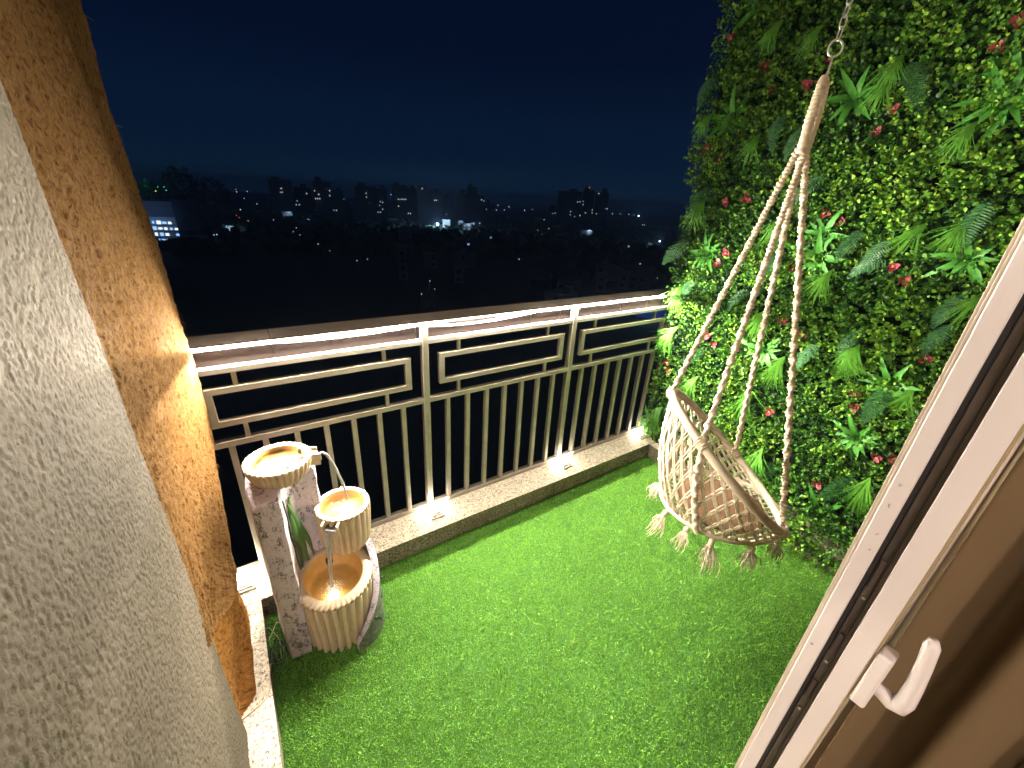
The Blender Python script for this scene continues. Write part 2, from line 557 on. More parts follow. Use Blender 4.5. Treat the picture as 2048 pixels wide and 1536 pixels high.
# ================================================================== STRUCTURE
GZ = -34.0
b = MB(); b.add([(-2500, -2500, GZ), (2500, -2500, GZ), (2500, 2500, GZ), (-2500, 2500, GZ)], [(0, 1, 2, 3)])
struct('ground', b, M['ground'])

# balcony slab and turf backing
b = MB(); b.box(-0.75, 2.60, 0.10, 1.646, -0.16, -0.012)
struct('balcony_floor', b, M['granite_flank'])

# coping kerbs round the floor (front, left, right)
b = MB()
b.box(-0.75, 2.55, 1.4566, 1.648, -0.012, 0.0925, 1)
b.box(-0.75, 2.55, 1.4536, 1.651, 0.0925, 0.0952, 0)
struct('front_kerb', b, [M['granite'], M['granite_flank']])
b = MB()
b.box(-0.45, -0.1413, 0.10, 1.4500, -0.012, 0.0925, 1)
b.box(-0.45, -0.1383, 0.10, 1.4500, 0.0925, 0.0952, 0)
struct('side_kerb', b, [M['granite'], M['granite_flank']])
b = MB()
b.box(2.2205, 2.50, 0.10, 1.4500, -0.012, 0.0925, 1)
b.box(2.2175, 2.50, 0.10, 1.4500, 0.0925, 0.0952, 0)
struct('wall_kerb', b, [M['granite'], M['granite_flank']])

# left flank wall: stippled plaster, really uneven
NY, NZ = 340, 840
Y0, Y1, Z0, Z1 = 0.24, 0.972, 0.0952, 1.98
hgt = 0.62 * smooth_noise(NY, NZ, 185, 455, nr) + 0.38 * smooth_noise(NY, NZ, 100, 250, nr)
hgt = np.clip((hgt - 0.34) / 0.26, 0, 1) * 0.0016 + smooth_noise(NY, NZ, 320, 800, nr) * 0.0006 + smooth_noise(NY, NZ, 5, 14, nr) * 0.002
yy, zz = np.meshgrid(np.linspace(Y0, Y1, NY), np.linspace(Z0, Z1, NZ), indexing='ij')
ver = np.stack([-0.2160 + hgt, yy, zz], -1).reshape(-1, 3)
i, j = np.meshgrid(np.arange(NY - 1), np.arange(NZ - 1), indexing='ij')
q = (i * NZ + j).ravel()
fac = np.stack([q, q + NZ, q + NZ + 1, q + 1], -1)
nb = len(ver)
edge = np.stack([np.full(NZ, -0.55), np.full(NZ, Y1 + 0.001), np.linspace(Z0, Z1, NZ)], -1)   # return of the wall end
ver = np.vstack([ver, edge])
k = np.arange(NZ - 1); e0 = (NY - 1) * NZ
fac = np.vstack([fac, np.stack([e0 + k, nb + k, nb + k + 1, e0 + k + 1], -1)])
me = mesh_np('plaster_wall', ver, fac, [M['plaster']], smooth=True)
o = bpy.data.objects.new('plaster_wall', me); C.objects.link(o); o['kind'] = 'structure'

b = MB(); b.box(-0.55, -0.2150, 0.056, 0.2398, 0.0955, 2.899); b.box(-0.55, -0.2150, 0.2402, 0.972, 1.9805, 2.899)
struct('wall_return', b, M['plaster'])

# the room behind the camera (door opening between x=-0.09 and x=0.65)
b = MB()
b.box(-2.4, -0.115, -0.16, 0.055, -0.012, 2.9)
b.box(1.75, 2.6, -0.16, 0.055, -0.012, 2.9)
b.box(-0.115, 1.75, -0.16, 0.055, 2.35, 2.9)
struct('room_front_wall', b, M['room_wall'])
b = MB(); b.box(-2.4, 2.6, -3.6, -3.5, -0.012, 2.9); struct('room_back_wall', b, M['room_wall'])
b = MB(); b.box(-2.5, -2.4, -3.6, 0.055, -0.012, 2.9); struct('room_side_wall', b, M['room_wall'])
b = MB(); b.box(2.6, 2.7, -3.6, 0.055, -0.012, 2.9); struct('room_side_wall', b, M['room_wall'])
b = MB(); b.box(-2.5, 2.7, -3.6, 0.055, 2.9, 3.0); struct('room_ceiling', b, M['room_wall'])
b = MB(); b.box(-2.5, 2.7, -3.6, 0.095, -0.16, -0.012); struct('room_floor', b, M['room_floor'])
t = thing('ceiling_lamp', 'small round ceiling lamp lit in the room straight behind the balcony door', 'lamp', (-0.215, -1.75, 2.9))
b = MB(); b.lathe([(0.11, 2.899), (0.11, 2.86), (0.09, 2.85)], 40, -0.215, -1.75); part('lamp_rim', b, M['white_plastic'], t, True)
b = MB(); b.lathe([(0.089, 2.852), (0.07, 2.84), (0.001, 2.835)], 40, -0.215, -1.75); part('diffuser', b, M['room_lamp'], t, True)

t = thing('ceiling_lamp', 'added unseen ceiling lamp deep in the room, brightening the chair and plant wall', 'lamp', (-1.95, -1.6, 2.9))
b = MB(); b.lathe([(0.30, 2.899), (0.30, 2.85), (0.28, 2.84)], 40, -1.95, -1.6); part('lamp_rim', b, M['white_plastic'], t, True)
b = MB(); b.lathe([(0.278, 2.842), (0.22, 2.825), (0.001, 2.815)], 40, -1.95, -1.6); part('diffuser', b, M['room_fill'], t, True)

# ================================================================== RAILING
YF, YB = 1.617, 1.647
rail = thing('balcony_railing', 'champagne painted metal balcony railing with rectangular key pattern and upright bars', 'railing', (1.08, 1.632, 0.0952))
PX = [-0.2385, 0.6412, 1.5180, 2.3950]          # left edges of the posts, 30 mm wide
pm = None
for x in PX:
    if pm is None:
        b = MB(); b.box(x, x + 0.030, YF - 0.002, YB + 0.002, 0.0955, 1.076)
        pm = part('post', b, M['rail'], rail, bev=0.003)
    else:
        copy_part(pm, rail, (x - PX[0], 0, 0))


def rep(name, x0, x1, y0, y1, z0, z1, shifts, bev=0.0025):
    b = MB(); b.box(x0, x1, y0, y1, z0, z1)
    o = part(name, b, M['rail'], rail, bev=bev)
    for s in shifts: copy_part(o, rail, s)
    return o


PS = 0.8770
bays = [(0, 0, 0), (PS, 0, 0), (2 * PS, 0, 0)]
xa, xb = PX[0] + 0.0302, PX[1] - 0.0002
rep('top_rail', xa, xb, YF, YB, 1.000, 1.0224, bays[1:])
rep('lower_rail', xa, xb, YF, YB, 0.7125, 0.7372, bays[1:])
rep('base_rail', xa, xb, YF, YB, 0.0956, 0.122, bays[1:])
# upright bars, seven to a bay
bar = None
for k in range(3):
    for i in range(7):
        xc = PX[k] + 0.015 + 0.1096 * (i + 1)
        if bar is None:
            xb0 = xc
            b = MB(); b.box(xc - 0.0105, xc + 0.0105, YF + 0.002, YB - 0.002, 0.1222, 0.7123)
            bar = part('baluster', b, M['rail'], rail, bev=0.003)
        else:
            copy_part(bar, rail, (xc - xb0, 0, 0))
# key-pattern frames
for k in range(3):
    x0 = PX[k] + 0.0815; x1 = PX[k] + 0.8265
    b = MB()
    z0, z1, w_ = 0.7960, 0.9485, 0.0262
    A = [(x0, z0), (x1, z0), (x1, z1), (x0, z1)]
    I = [(x0 + w_, z0 + w_ * .92), (x1 - w_, z0 + w_ * .92), (x1 - w_, z1 - w_ * .92), (x0 + w_, z1 - w_ * .92)]
    vs_ = [(x, YF + .001, z) for x, z in A] + [(x, YF + .001, z) for x, z in I] + [(x, YB - .004, z) for x, z in A] + [(x, YB - .004, z) for x, z in I]
    fs = []
    for i in range(4):
        j = (i + 1) % 4
        fs += [(i, j, 4 + j, 4 + i), (8 + j, 8 + i, 12 + i, 12 + j), (j, i, 8 + i, 8 + j), (4 + i, 4 + j, 12 + j, 12 + i)]
    b.add(vs_, fs)
    part('key_frame', b, M['rail'], rail, bev=0.002)
    for xs in (PX[k] + 0.1835, PX[k] + 0.7130):
        b = MB(); b.box(xs - 0.008, xs + 0.008, YF + .006, YB - .008, 0.9487, 0.9998); part('spacer', b, M['rail'], rail, bev=0.0015)
        b = MB(); b.box(xs - 0.008, xs + 0.008, YF + .006, YB - .008, 0.7374, 0.7958); part('spacer', b, M['rail'], rail, bev=0.0015)
# handrail coping panels outside the posts
J = [-0.45, 0.0808, 0.6267, 1.2510, 1.4517, 1.5925, 1.6820, 1.9221, 2.1641, 2.3231, 2.60]
for k in range(len(J) - 1):
    b = MB()
    x0, x1 = J[k] + 0.0018, J[k + 1] - 0.0018
    prof = [(1.652, 1.016), (1.652, 1.086), (1.655, 1.089), (1.785, 1.093), (1.790, 1.088), (1.790, 1.016)]
    n = len(prof)
    b.add([(x0, y, z) for y, z in prof] + [(x1, y, z) for y, z in prof],
          [tuple(range(n)), tuple(range(n, 2 * n))[::-1]] + [(i, n + i, n + (i + 1) % n, (i + 1) % n) for i in range(n)])
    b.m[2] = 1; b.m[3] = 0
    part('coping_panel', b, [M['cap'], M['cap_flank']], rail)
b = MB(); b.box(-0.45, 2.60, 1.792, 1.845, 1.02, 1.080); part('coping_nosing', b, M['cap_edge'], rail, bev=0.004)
b = MB(); b.box(-0.45, 2.60, 1.654, 1.789, 1.014, 1.0155); b.box(-0.45, 2.60, 1.66, 1.78, 1.02, 1.08); part('handrail_core', b, M['cap_edge'], rail)

# LED strip laid along the inner edge of the coping
led = thing('led_strip', 'glowing warm white LED strip sagging along the balcony handrail', 'light strip', (1.0, 1.64, 1.09))
JL = [-0.44, -0.175, 0.0808, 0.6267, 1.2510, 1.9221, 2.1641, 2.285]
SG = [0.0, 0.0, 0.010, 0.019, 0.001, 0.0, 0.0]
def strip(pts, r, emis, ang0):
    """silicone LED profile: eight flats, each with its own glow (emis: flat -> slot)"""
    b_ = MB()
    vs2 = []
    for p in pts:
        for j in range(8):
            an = R(ang0 + 45 * j)
            vs2.append((p[0], p[1] - r * math.cos(an), p[2] - r * math.sin(an)))
    for i in range(len(pts) - 1):
        for j in range(8):
            b_.f.append((i * 8 + j, i * 8 + (j + 1) % 8, i * 8 + 8 + (j + 1) % 8, i * 8 + 8 + j)); b_.m.append(emis.get(j, 0))
    b_.v.extend(vs2)
    return part('light_tube', b_, [M['white_plastic'], M['led'], M['led_rear'], M['led_under'], M['led_back'], M['led_spill']], led)
for k in range(len(JL) - 1):
    x0, x1 = JL[k] + 0.004, JL[k + 1] - 0.004
    pts = []
    for i in range(15):
        u = i / 14
        sg = SG[k] * 4 * u * (1 - u) * (1.25 - 0.5 * u)
        pts.append((x0 + (x1 - x0) * u, 1.6105, 1.0945 - sg))
    strip(pts, 0.0036, {0: 1, 1: 5, 4: 3, 5: 3, 6: 4, 7: 4}, 12)
    strip([(x0 - .003, 1.6365, 1.0915), (x1 + .003, 1.6365, 1.0915)], 0.0019, {0: 2}, -2)
    b = MB(); b.box(x1 + 0.0005, x1 + 0.0075, 1.6085, 1.6515, 1.0880, 1.0925); part('clip', b, M['white_plastic'], led)
b = MB(); b.tube([(-0.20, 1.645, 1.098), (-0.172, 1.636, 1.094), (-0.163, 1.6335, 1.0905)], 0.0018, 5); part('cord', b, M['white_plastic'], led)

# opal deck lamps at the post feet
LP = [(-0.185, 'small white stepped deck lamp on the kerb beside the jute cloth'),
      (0.6562, 'white stepped deck lamp on the kerb nearest the fountain, at the first full post'),
      (1.5330, 'white stepped deck lamp on the kerb between fountain and hanging chair'),
      (2.2500, 'small deck lamp at the kerb end by the green wall')]
for k, (x, lb) in enumerate(LP):
    t = thing('deck_lamp', lb, 'lamp', (x, 1.56, 0.0953), 'stepped deck lamps along the kerb')
    y = 1.548
    for s, (w_, d_, z0, z1) in enumerate([(0.036, 0.040, 0.0954, 0.1035), (0.029, 0.031, 0.1036, 0.1105), (0.022, 0.024, 0.1106, 0.1165)]):
        b = MB(); b.box(x - w_, x + w_, y - d_ * .7 + .004 * s, y + d_, z0, z1); part('base_step', b, M['white_plastic'], t, bev=0.0015)
    b = MB()
    n = 17
    vs_ = []
    for i in range(n):
        u = -1 + 2 * i / (n - 1)
        w_ = 0.092 * u if k in (1, 2) else 0.06 * u
        dz = 0.018 * (1 - u * u) ** .7
        zc = 0.123 + 0.010 * u * u
        for jj in range(6):
            an = 2 * math.pi * jj / 6
            vs_.append((x + w_, 1.578 + 0.014 * u * u + max(dz * .6, .0015) * math.cos(an), zc + .008 + max(dz * 1.1, .001) * math.sin(an)))
    fs = [(i * 6 + j, i * 6 + (j + 1) % 6, (i + 1) * 6 + (j + 1) % 6, (i + 1) * 6 + j) for i in range(n - 1) for j in range(6)]
    b.add(vs_, fs)
    part('crescent_diffuser', b, M['deck_lamp_bright'] if k == 0 else M['deck_lamp'], t, True)

DEB = [(0.886, 0.700), (1.899, 0.329)]
# ================================================================== TURF
def turf(n):
    x = nr.uniform(-0.1395, 2.218, n); y = nr.uniform(0.11, 1.455, n)
    cl = smooth_noise(260, 150, 130, 75, nr); cl2 = smooth_noise(260, 150, 40, 23, nr)
    ix = ((x + 0.1395) / 2.3575 * 259).astype(int); iy = ((y - 0.11) / 1.345 * 149).astype(int)
    a = cl[ix, iy] * 4 + nr.normal(0, 1.3, n)
    lean = nr.uniform(0.25, 0.95, n)
    Lg = nr.uniform(0.0075, 0.0125, n) * (0.93 + 0.14 * cl2[ix, iy])
    w_ = nr.uniform(0.0007, 0.0012, n)
    dx, dy = np.cos(a), np.sin(a)
    px_, py_ = -dy, dx
    tw = nr.uniform(-1, 1, n) * 0.5
    px2, py2 = px_ * np.cos(tw) - py_ * np.sin(tw), px_ * np.sin(tw) + py_ * np.cos(tw)
    z0 = np.full(n, -0.011)
    mz = z0 + Lg * 0.72; tz = mz + Lg * 0.55 * (1 - lean * .8)
    mx_, my_ = x + dx * Lg * lean * .25, y + dy * Lg * lean * .25
    tx, ty = x + dx * Lg * lean * 1.0, y + dy * Lg * lean * 1.0
    V = np.empty((n, 5, 3))
    V[:, 0] = np.stack([x - px2 * w_, y - py2 * w_, z0], -1)
    V[:, 1] = np.stack([x + px2 * w_, y + py2 * w_, z0], -1)
    V[:, 2] = np.stack([mx_ + px2 * w_, my_ + py2 * w_, mz], -1)
    V[:, 3] = np.stack([mx_ - px2 * w_, my_ - py2 * w_, mz], -1)
    V[:, 4] = np.stack([tx, ty, tz], -1)
    o = np.arange(n)[:, None] * 5
    F = np.concatenate([o + [0, 1, 2], o + [0, 2, 3], o + [3, 2, 4]], 1).reshape(-1, 3)
    mi = np.repeat(nr.choice([0, 1, 2, 3], n, p=[0.54, 0.22, 0.21, 0.03]), 3)
    return V.reshape(-1, 3), F, mi


V, F, mi = turf(270000)
me = mesh_np('artificial_turf', V, F, [M['blade_a'], M['blade_b'], M['blade_c'], M['blade_d']], mi)
o = bpy.data.objects.new('artificial_turf', me); C.objects.link(o)
o['kind'] = 'stuff'; tag(o, 'bright green artificial turf covering the balcony floor', 'turf')
b = MB(); b.box(-0.1405, 2.2195, 0.104, 1.4560, -0.0118, -0.008)
struct('turf_backing', b, M['turf_base'])

for nm, lb, (x0, y0), k_ in (('dry_twig', 'brown dry twig bits lying on the turf in the middle of the floor', DEB[0], 7), ('dry_twig', 'small dark twig lying on the turf in front of the green wall', DEB[1], 1)):
    b = MB()
    for q in range(k_):
        x, y = x0 + rng.uniform(-.03, .03), y0 + rng.uniform(-.012, .012); a = rng.uniform(0, 3.1); l = rng.uniform(.006, .016)
        b.tube([(x, y, .001), (x + l * .5 * math.cos(a), y + l * .5 * math.sin(a), .005), (x + l * math.cos(a), y + l * math.sin(a), .002)], .0011, 4)
    o = part(nm, b, M['twig']); tag(o, lb, 'twig')

# ================================================================== JUTE CLOTH
def yfar(z):
    pts = [(0.094, 1.13), (0.108, 1.235), (0.16, 1.36), (0.25, 1.40), (0.33, 1.41), (0.45, 1.47), (0.56, 1.53), (0.63, 1.575), (0.66, 1.60), (0.70, 1.57), (0.80, 1.62), (0.95, 1.67), (1.10, 1.70), (2.0, 1.70), (3.0, 1.70)]
    for (a, fa), (c, fc) in zip(pts, pts[1:]):
        if z <= c: return fa + (fc - fa) * (z - a) / (c - a)
    return 1.70


def cloth(name, z0, z1, ny, nz, ynear, yf, xf, parent, mk='jute'):
    """hanging cloth with a coarse, pitted, really uneven surface"""
    f1 = smooth_noise(ny, nz, int(0.75 / 0.0125), int((z1 - z0) / 0.019), nr); f2 = smooth_noise(ny, nz, int(0.75 / 0.0062), int((z1 - z0) / 0.0085), nr)
    f3 = smooth_noise(ny, nz, int(0.75 / 0.05), int((z1 - z0) / 0.09), nr)
    vs_, uv = [], []
    for i in range(nz):
        z = z0 + (z1 - z0) * i / (nz - 1)
        yn, ye = ynear(z), yf(z)
        for j in range(ny):
            u = j / (ny - 1)
            y = yn + (ye - yn) * u
            d = 0.0055 * (f1[j, i] - .5) + 0.0036 * (f2[j, i] - .5) + 0.006 * (f3[j, i] - .5)
            vs_.append((xf(u, y, z) + d, y + (d * .8 if j > ny - 6 else 0), z)); uv.append((y, z))
    fs = [(i * ny + j, i * ny + j + 1, (i + 1) * ny + j + 1, (i + 1) * ny + j) for i in range(nz - 1) for j in range(ny - 1)]
    b = MB(); b.add(vs_, fs); b.uv = uv
    return part(name, b, M[mk], parent, True)


jt = thing('jute_cloth', 'brown woven jute cloth hanging along the left side of the balcony', 'cloth', (-0.2, 1.3, 0.0953))
def wob(y, z): return 0.004 * math.sin(5 * z + 5 * y) + 0.0025 * math.sin(13 * z - 11 * y) + 0.0015 * math.sin(37 * y + 9 * z)
def wav(z): return 0.006 * math.sin(3.1 * z + 0.4) + 0.004 * math.sin(8 * z + 1.2) + 0.0018 * math.sin(27 * z)
def x_up(u, y, z):
    base = -0.245 + 0.088 * (u ** 0.75) + 0.010 * math.sin(u * 7.0 + z * 2.2)
    if u > 0.90: base -= 0.05 * ((u - 0.90) / 0.10) ** 2           # edge turns back
    if z < 1.15: base += 0.012 * math.exp(-((u - 0.55) / 0.12) ** 2) * (1.15 - z)
    return base + wob(y, z)
def zlow(z): return max(0.955, 1.70 - max(0, 0.98 - z) * 0.6)
def yf_up(z):
    if z < 1.02: return 0.96 + (1.68 - 0.96) * max(0.02, min(1, (z - 0.55) / 0.25)) ** 0.6 + wav(z)
    return 1.685 + wav(z)
cloth('upper_drape', 0.56, 2.86, 190, 560, lambda z: 0.90, yf_up, x_up, jt)
def x_lo(u, y, z):
    base = -0.262 + 0.072 * u ** 0.8 + 0.012 * math.sin(u * 9 + z * 6) + 0.006 * math.sin(u * 21 - z * 9)
    base += 0.030 * max(0, 0.42 - z) - 0.10 * max(0, z - 0.50) * (1.15 - u)
    return base + wob(y * 1.3, z + 2)
cloth('lower_drape', 0.0975, 0.74, 150, 150, lambda z: 0.86, lambda z: yfar(z) + 0.4 * wav(z * 1.7), x_lo, jt, 'lit_jute')
b = MB()
for k in range(110):
    z = rng.uniform(0.15, 2.6) if k % 2 else rng.uniform(0.5, 1.2)
    if z > 0.62: y, x = yf_up(z), x_up(0.97, yf_up(z), z)
    else: y, x = yfar(z), x_lo(1.0, yfar(z), z)
    l = rng.uniform(0.008, 0.034)
    d = Vector((rng.uniform(0.1, 1), rng.uniform(-0.3, 0.7), rng.uniform(-0.8, 0.5))).normalized()
    p0 = Vector((x, y - .004, z)); m1 = p0 + d * l * .5 + Vector((rng.uniform(-.003, .003), 0, rng.uniform(-.004, .004)))
    b.tube([p0, m1, p0 + d * l + Vector((0, 0, rng.uniform(-.008, .004)))], 0.0005, 3, cap=False)
part('frayed_fibre', b, M['fibre'], jt, kind='stuff')

# ================================================================== FOUNTAIN
ft = thing('water_fountain', 'three tier cream fluted pot fountain on a slate grey pillar, lit and running', 'fountain', (0.08, 1.28, 0.0))


def flute(n, w=0.17):
    """broad rounded ribs with narrow grooves between"""
    def f(a):
        ph = (a * n / (2 * math.pi)) % 1.0 - 0.5
        return 0.22 * math.cos(math.pi * 2 * ph) * 0.5 + 0.15 - 1.2 * math.exp(-(abs(abs(ph) - 0.5) / w) ** 2)
    return f


# slate pillar: a curved slab, narrow end to the front, hollow side towards the pots
col = [(-0.075, 1.217), (-0.004, 1.209), (-0.001, 1.262), (0.004, 1.315), (0.016, 1.358), (0.040, 1.384), (0.075, 1.394), (0.124, 1.398), (0.130, 1.436), (0.060, 1.444), (-0.030, 1.440), (-0.082, 1.412), (-0.088, 1.330), (-0.082, 1.262)]
b = MB()
n = len(col)
lev = [(-0.008, 1.0), (0.05, 1.0), (0.10, 1.0), (0.16, 0.998), (0.22, 0.996), (0.28, 0.998), (0.34, 1.0), (0.40, 0.997), (0.46, 0.995), (0.52, 0.998), (0.58, 1.0), (0.64, 1.0), (0.676, 0.998), (0.692, 0.985), (0.700, 0.955)]
cx, cy = 0.0, 1.335
vs_ = []
for z, s in lev:
    for i_, (x, y) in enumerate(col):
        jx = 0.0020 * math.sin(i_ * 5.3 + z * 43); jy = 0.0018 * math.sin(i_ * 3.1 + z * 61)
        zz = z
        if z > 0.55: zz += 0.022 * min(1, max(0, (y - 1.215) / 0.05)) * (z - .55) / .15
        if z > 0.6 and x > 0.1: zz = z - 0.02
        vs_.append((cx + (x - cx) * s + jx, cy + (y - cy) * s + jy, zz))
fs = [(k * n + i, k * n + (i + 1) % n, (k + 1) * n + (i + 1) % n, (k + 1) * n + i) for k in range(len(lev) - 1) for i in range(n)]
fs += [tuple(range((len(lev) - 1) * n, len(lev) * n))]
b.add(vs_, fs)
part('slate_pillar', b, M['slate'], ft, bev=0.004)
# painted leaf relief in the hollow of the pillar
def leaf_strip(pts, w0, side, th=0.004):
    """flat pointed leaf along pts, facing side"""
    b_ = MB()
    pts = [Vector(p) for p in pts]; k = len(pts); side = Vector(side).normalized()
    vs2 = []
    for i, p in enumerate(pts):
        u = i / (k - 1)
        w2 = w0 * math.sin(math.pi * min(1, 0.08 + 0.92 * u)) ** 0.8 + 0.0006
        t = (pts[min(i + 1, k - 1)] - pts[max(i - 1, 0)]).normalized()
        sd = t.cross(side).normalized()
        vs2 += [p - sd * w2, p + side * th, p + sd * w2]
    fs2 = []
    for i in range(k - 1):
        for j in range(2):
            fs2.append((i * 3 + j, i * 3 + j + 1, i * 3 + 4 + j, i * 3 + 3 + j))
    b_.add(vs2, fs2)
    return b_
nv_ = (0.62, -0.78, 0)
for k, (x0, y0, z0, x1, y1, z1, w_) in enumerate([(0.012, 1.340, 0.60, 0.046, 1.380, 0.30, 0.011), (0.008, 1.322, 0.56, 0.036, 1.372, 0.29, 0.012), (0.020, 1.352, 0.62, 0.030, 1.366, 0.38, 0.012), (0.036, 1.374, 0.52, 0.062, 1.384, 0.29, 0.010), (0.006, 1.318, 0.47, 0.024, 1.360, 0.27, 0.010), (0.024, 1.358, 0.46, 0.052, 1.381, 0.27, 0.011)]):
    pts = []
    for i in range(9):
        u = i / 8
        w2 = 0.007 * math.sin(u * 5 + k * 1.4)
        pts.append((x0 + (x1 - x0) * u + .78 * w2 + .004, y0 + (y1 - y0) * u + .62 * w2 - .006, z0 + (z1 - z0) * u))
    part('leaf_relief', leaf_strip(pts, w_, nv_), M['relief'] if k not in (4,) else M['relief_dark'], ft, True)
b = MB(); b.tube([(0.004, 1.318, 0.63), (0.007, 1.326, 0.55), (0.006, 1.324, 0.45), (0.011, 1.338, 0.35), (0.016, 1.345, 0.27)], 0.0035, 6); part('vine_relief', b, M['relief_dark'], ft, True)

# lower barrel
BX, BY = 0.116, 1.270
F26 = flute(26, 0.19); F44 = flute(46, 0.25)
tl = lambda x, y, z: (0.16 * y + 0.02 * x) * max(0, (z - 0.02) / 0.26)
b = MB()
b.lathe([(0.121, -0.008, 0.13), (0.123, 0.03, 0.13), (0.128, 0.12, 0.13), (0.133, 0.20, 0.13), (0.1375, 0.252, 0.13), (0.1365, 0.258, 0.06)], 312, BX, BY, F26, tl)
b.lathe([(0.1345, 0.257, 0.015), (0.1400, 0.2615, 0.028), (0.1402, 0.2680, 0.028), (0.1388, 0.2715, 0.026), (0.108, 0.2735, 0.006), (0.1035, 0.270)], 312, BX, BY, F44, tl)
barrel = part('barrel', b, M['cream'], ft, True)
b = MB(); b.lathe([(0.1036, 0.2702), (0.098, 0.25), (0.090, 0.222), (0.084, 0.195), (0.001, 0.190)], 64, BX, BY, None, tl); part('barrel_lining', b, M['cream_in'], barrel, True)
def disc(b_, r, z, cx_, cy_, n_=48, rings=10):
    vs2 = [(cx_, cy_, z)]
    for i in range(1, rings + 1):
        for j in range(n_):
            a = 2 * math.pi * j / n_
            vs2.append((cx_ + r * i / rings * math.cos(a), cy_ + r * i / rings * math.sin(a), z))
    fs2 = [(0, 1 + j, 1 + (j + 1) % n_) for j in range(n_)]
    for i in range(rings - 1):
        for j in range(n_):
            a = 1 + i * n_
            fs2.append((a + j, a + n_ + j, a + n_ + (j + 1) % n_, a + (j + 1) % n_))
    b_.add(vs2, fs2)
b = MB()
disc(b, 0.0885, 0.2235, BX, BY); part('barrel_water', b, M['water'], ft, True)
b = MB(); b.lathe([(0.020, 0.1955), (0.020, 0.206), (0.016, 0.210), (0.001, 0.211)], 20, 0.100, 1.232); part('basin_light', b, M['pot_lamp'], ft, True)
b = MB(); b.tube([(0.116, 1.348, 0.2535), (0.1162, 1.368, 0.254)], 0.0125, 16); part('pipe_hole', b, M['lip'], barrel, True)

# middle pot
PXc, PYc, dz = 0.194, 1.362, -0.040
b = MB()
F24 = flute(24, 0.20)
b.lathe([(r_, z + dz, a_) for r_, z, a_ in [(0.001, 0.346, 0), (0.054, 0.348, 0.04), (0.077, 0.360, 0.08), (0.088, 0.382, 0.13), (0.0945, 0.45, 0.13), (0.098, 0.53, 0.13), (0.0975, 0.540, 0.06)]], 288, PXc, PYc, F24)
b.lathe([(r_, z + dz, a_) for r_, z, a_ in [(0.0960, 0.5395, .02), (0.0995, 0.5425, 0.028), (0.0995, 0.5465, 0.028), (0.0980, 0.549, 0.026), (0.083, 0.550, 0.01), (0.0795, 0.546, 0)]], 288, PXc, PYc, flute(34, .25))
mpot = part('middle_pot', b, M['cream'], ft, True)
b = MB(); b.lathe([(0.0795, 0.546 + dz), (0.077, 0.52 + dz), (0.066, 0.50 + dz), (0.001, 0.498 + dz)], 48, PXc, PYc); part('pot_lining', b, M['cream_in'], mpot, True)
b = MB(); disc(b, 0.0775, 0.529 + dz, PXc, PYc); part('pot_water', b, M['water'], ft, True)
b = MB(); b.lathe([(0.026, 0.500 + dz), (0.026, 0.509 + dz), (0.020, 0.513 + dz), (0.001, 0.5135 + dz)], 20, PXc + .010, PYc - .014); part('basin_light', b, M['pot_lamp'], ft, True)
sdv = Vector((-0.58, -0.81, 0)).normalized(); spv = Vector((-sdv.y, sdv.x, 0))
def chute(c, l, w_, hgt_, drop, th, name, m_, par):
    b_ = MB()
    c = Vector(c)
    def P(s, w2, z): return c + sdv * s + spv * w2 + Vector((0, 0, z - drop * s / l))
    # floor, two cheeks, each a thin slab
    def slab(w0, w1, z0, z1, mi=0, s0=0.0, s1=None):
        s1 = l if s1 is None else s1
        vs2 = [P(s, w2, z) for s in (s0, s1) for w2, z in ((w0, z0), (w1, z0), (w1, z1), (w0, z1))]
        b_.add(vs2, [(0, 1, 2, 3), (7, 6, 5, 4), (0, 4, 5, 1), (1, 5, 6, 2), (2, 6, 7, 3), (3, 7, 4, 0)], mi)
    slab(-w_, w_, 0, th)
    slab(-w_ - th, -w_, -0.004, hgt_); slab(w_, w_ + th, -0.004, hgt_)
    slab(-w_ + .001, w_ - .001, th, th + .004, 1, l * .35, l - .001)
    slab(-w_, w_, -0.026, -0.0005, 0, l * .25, l - .003)
    return part(name, b_, m_, par, bev=0.0012)
chute((PXc + sdv.x * 0.060, PYc + sdv.y * 0.060, 0.517 + dz), 0.058, 0.0235, 0.034, 0.010, 0.0075, 'pot_spout', [M['cream'], M['lip']], mpot)

# top bowl
TX, TY, db = 0.018, 1.342, -0.010
b = MB()
b.lathe([(r_, z + db, a_) for r_, z, a_ in [(0.001, 0.703, 0), (0.040, 0.705, 0.02), (0.066, 0.717, 0.08), (0.086, 0.741, 0.095), (0.096, 0.768, 0.09), (0.0990, 0.783, 0.07), (0.1010, 0.790, 0.04), (0.1000, 0.794, 0.035), (0.082, 0.7945, 0), (0.079, 0.791, 0)]], 312, TX, TY, flute(32, .2))
tbowl = part('top_bowl', b, M['cream'], ft, True)
b = MB(); b.lathe([(0.079, 0.791 + db), (0.073, 0.778 + db), (0.055, 0.762 + db), (0.001, 0.755 + db)], 48, TX, TY); part('bowl_lining', b, M['cream_in'], tbowl, True)
b = MB(); disc(b, 0.0745, 0.7815 + db, TX, TY); part('bowl_water', b, M['water'], ft, True)
b = MB(); b.lathe([(0.011, 0.757 + db), (0.011, 0.7645 + db), (0.008, 0.768 + db), (0.001, 0.7685 + db)], 20, TX - .004, TY - .024); part('basin_light', b, M['pot_lamp_dim'], ft, True)
b = MB(); b.lathe([(0.019, 0.757 + db), (0.019, 0.7655 + db), (0.015, 0.768 + db), (0.001, 0.7685 + db)], 20, TX + .036, TY - .020); part('pump_cap', b, M['lip'], ft, True)
sdv = Vector((0.99, 0.10, 0)).normalized(); spv = Vector((-sdv.y, sdv.x, 0))
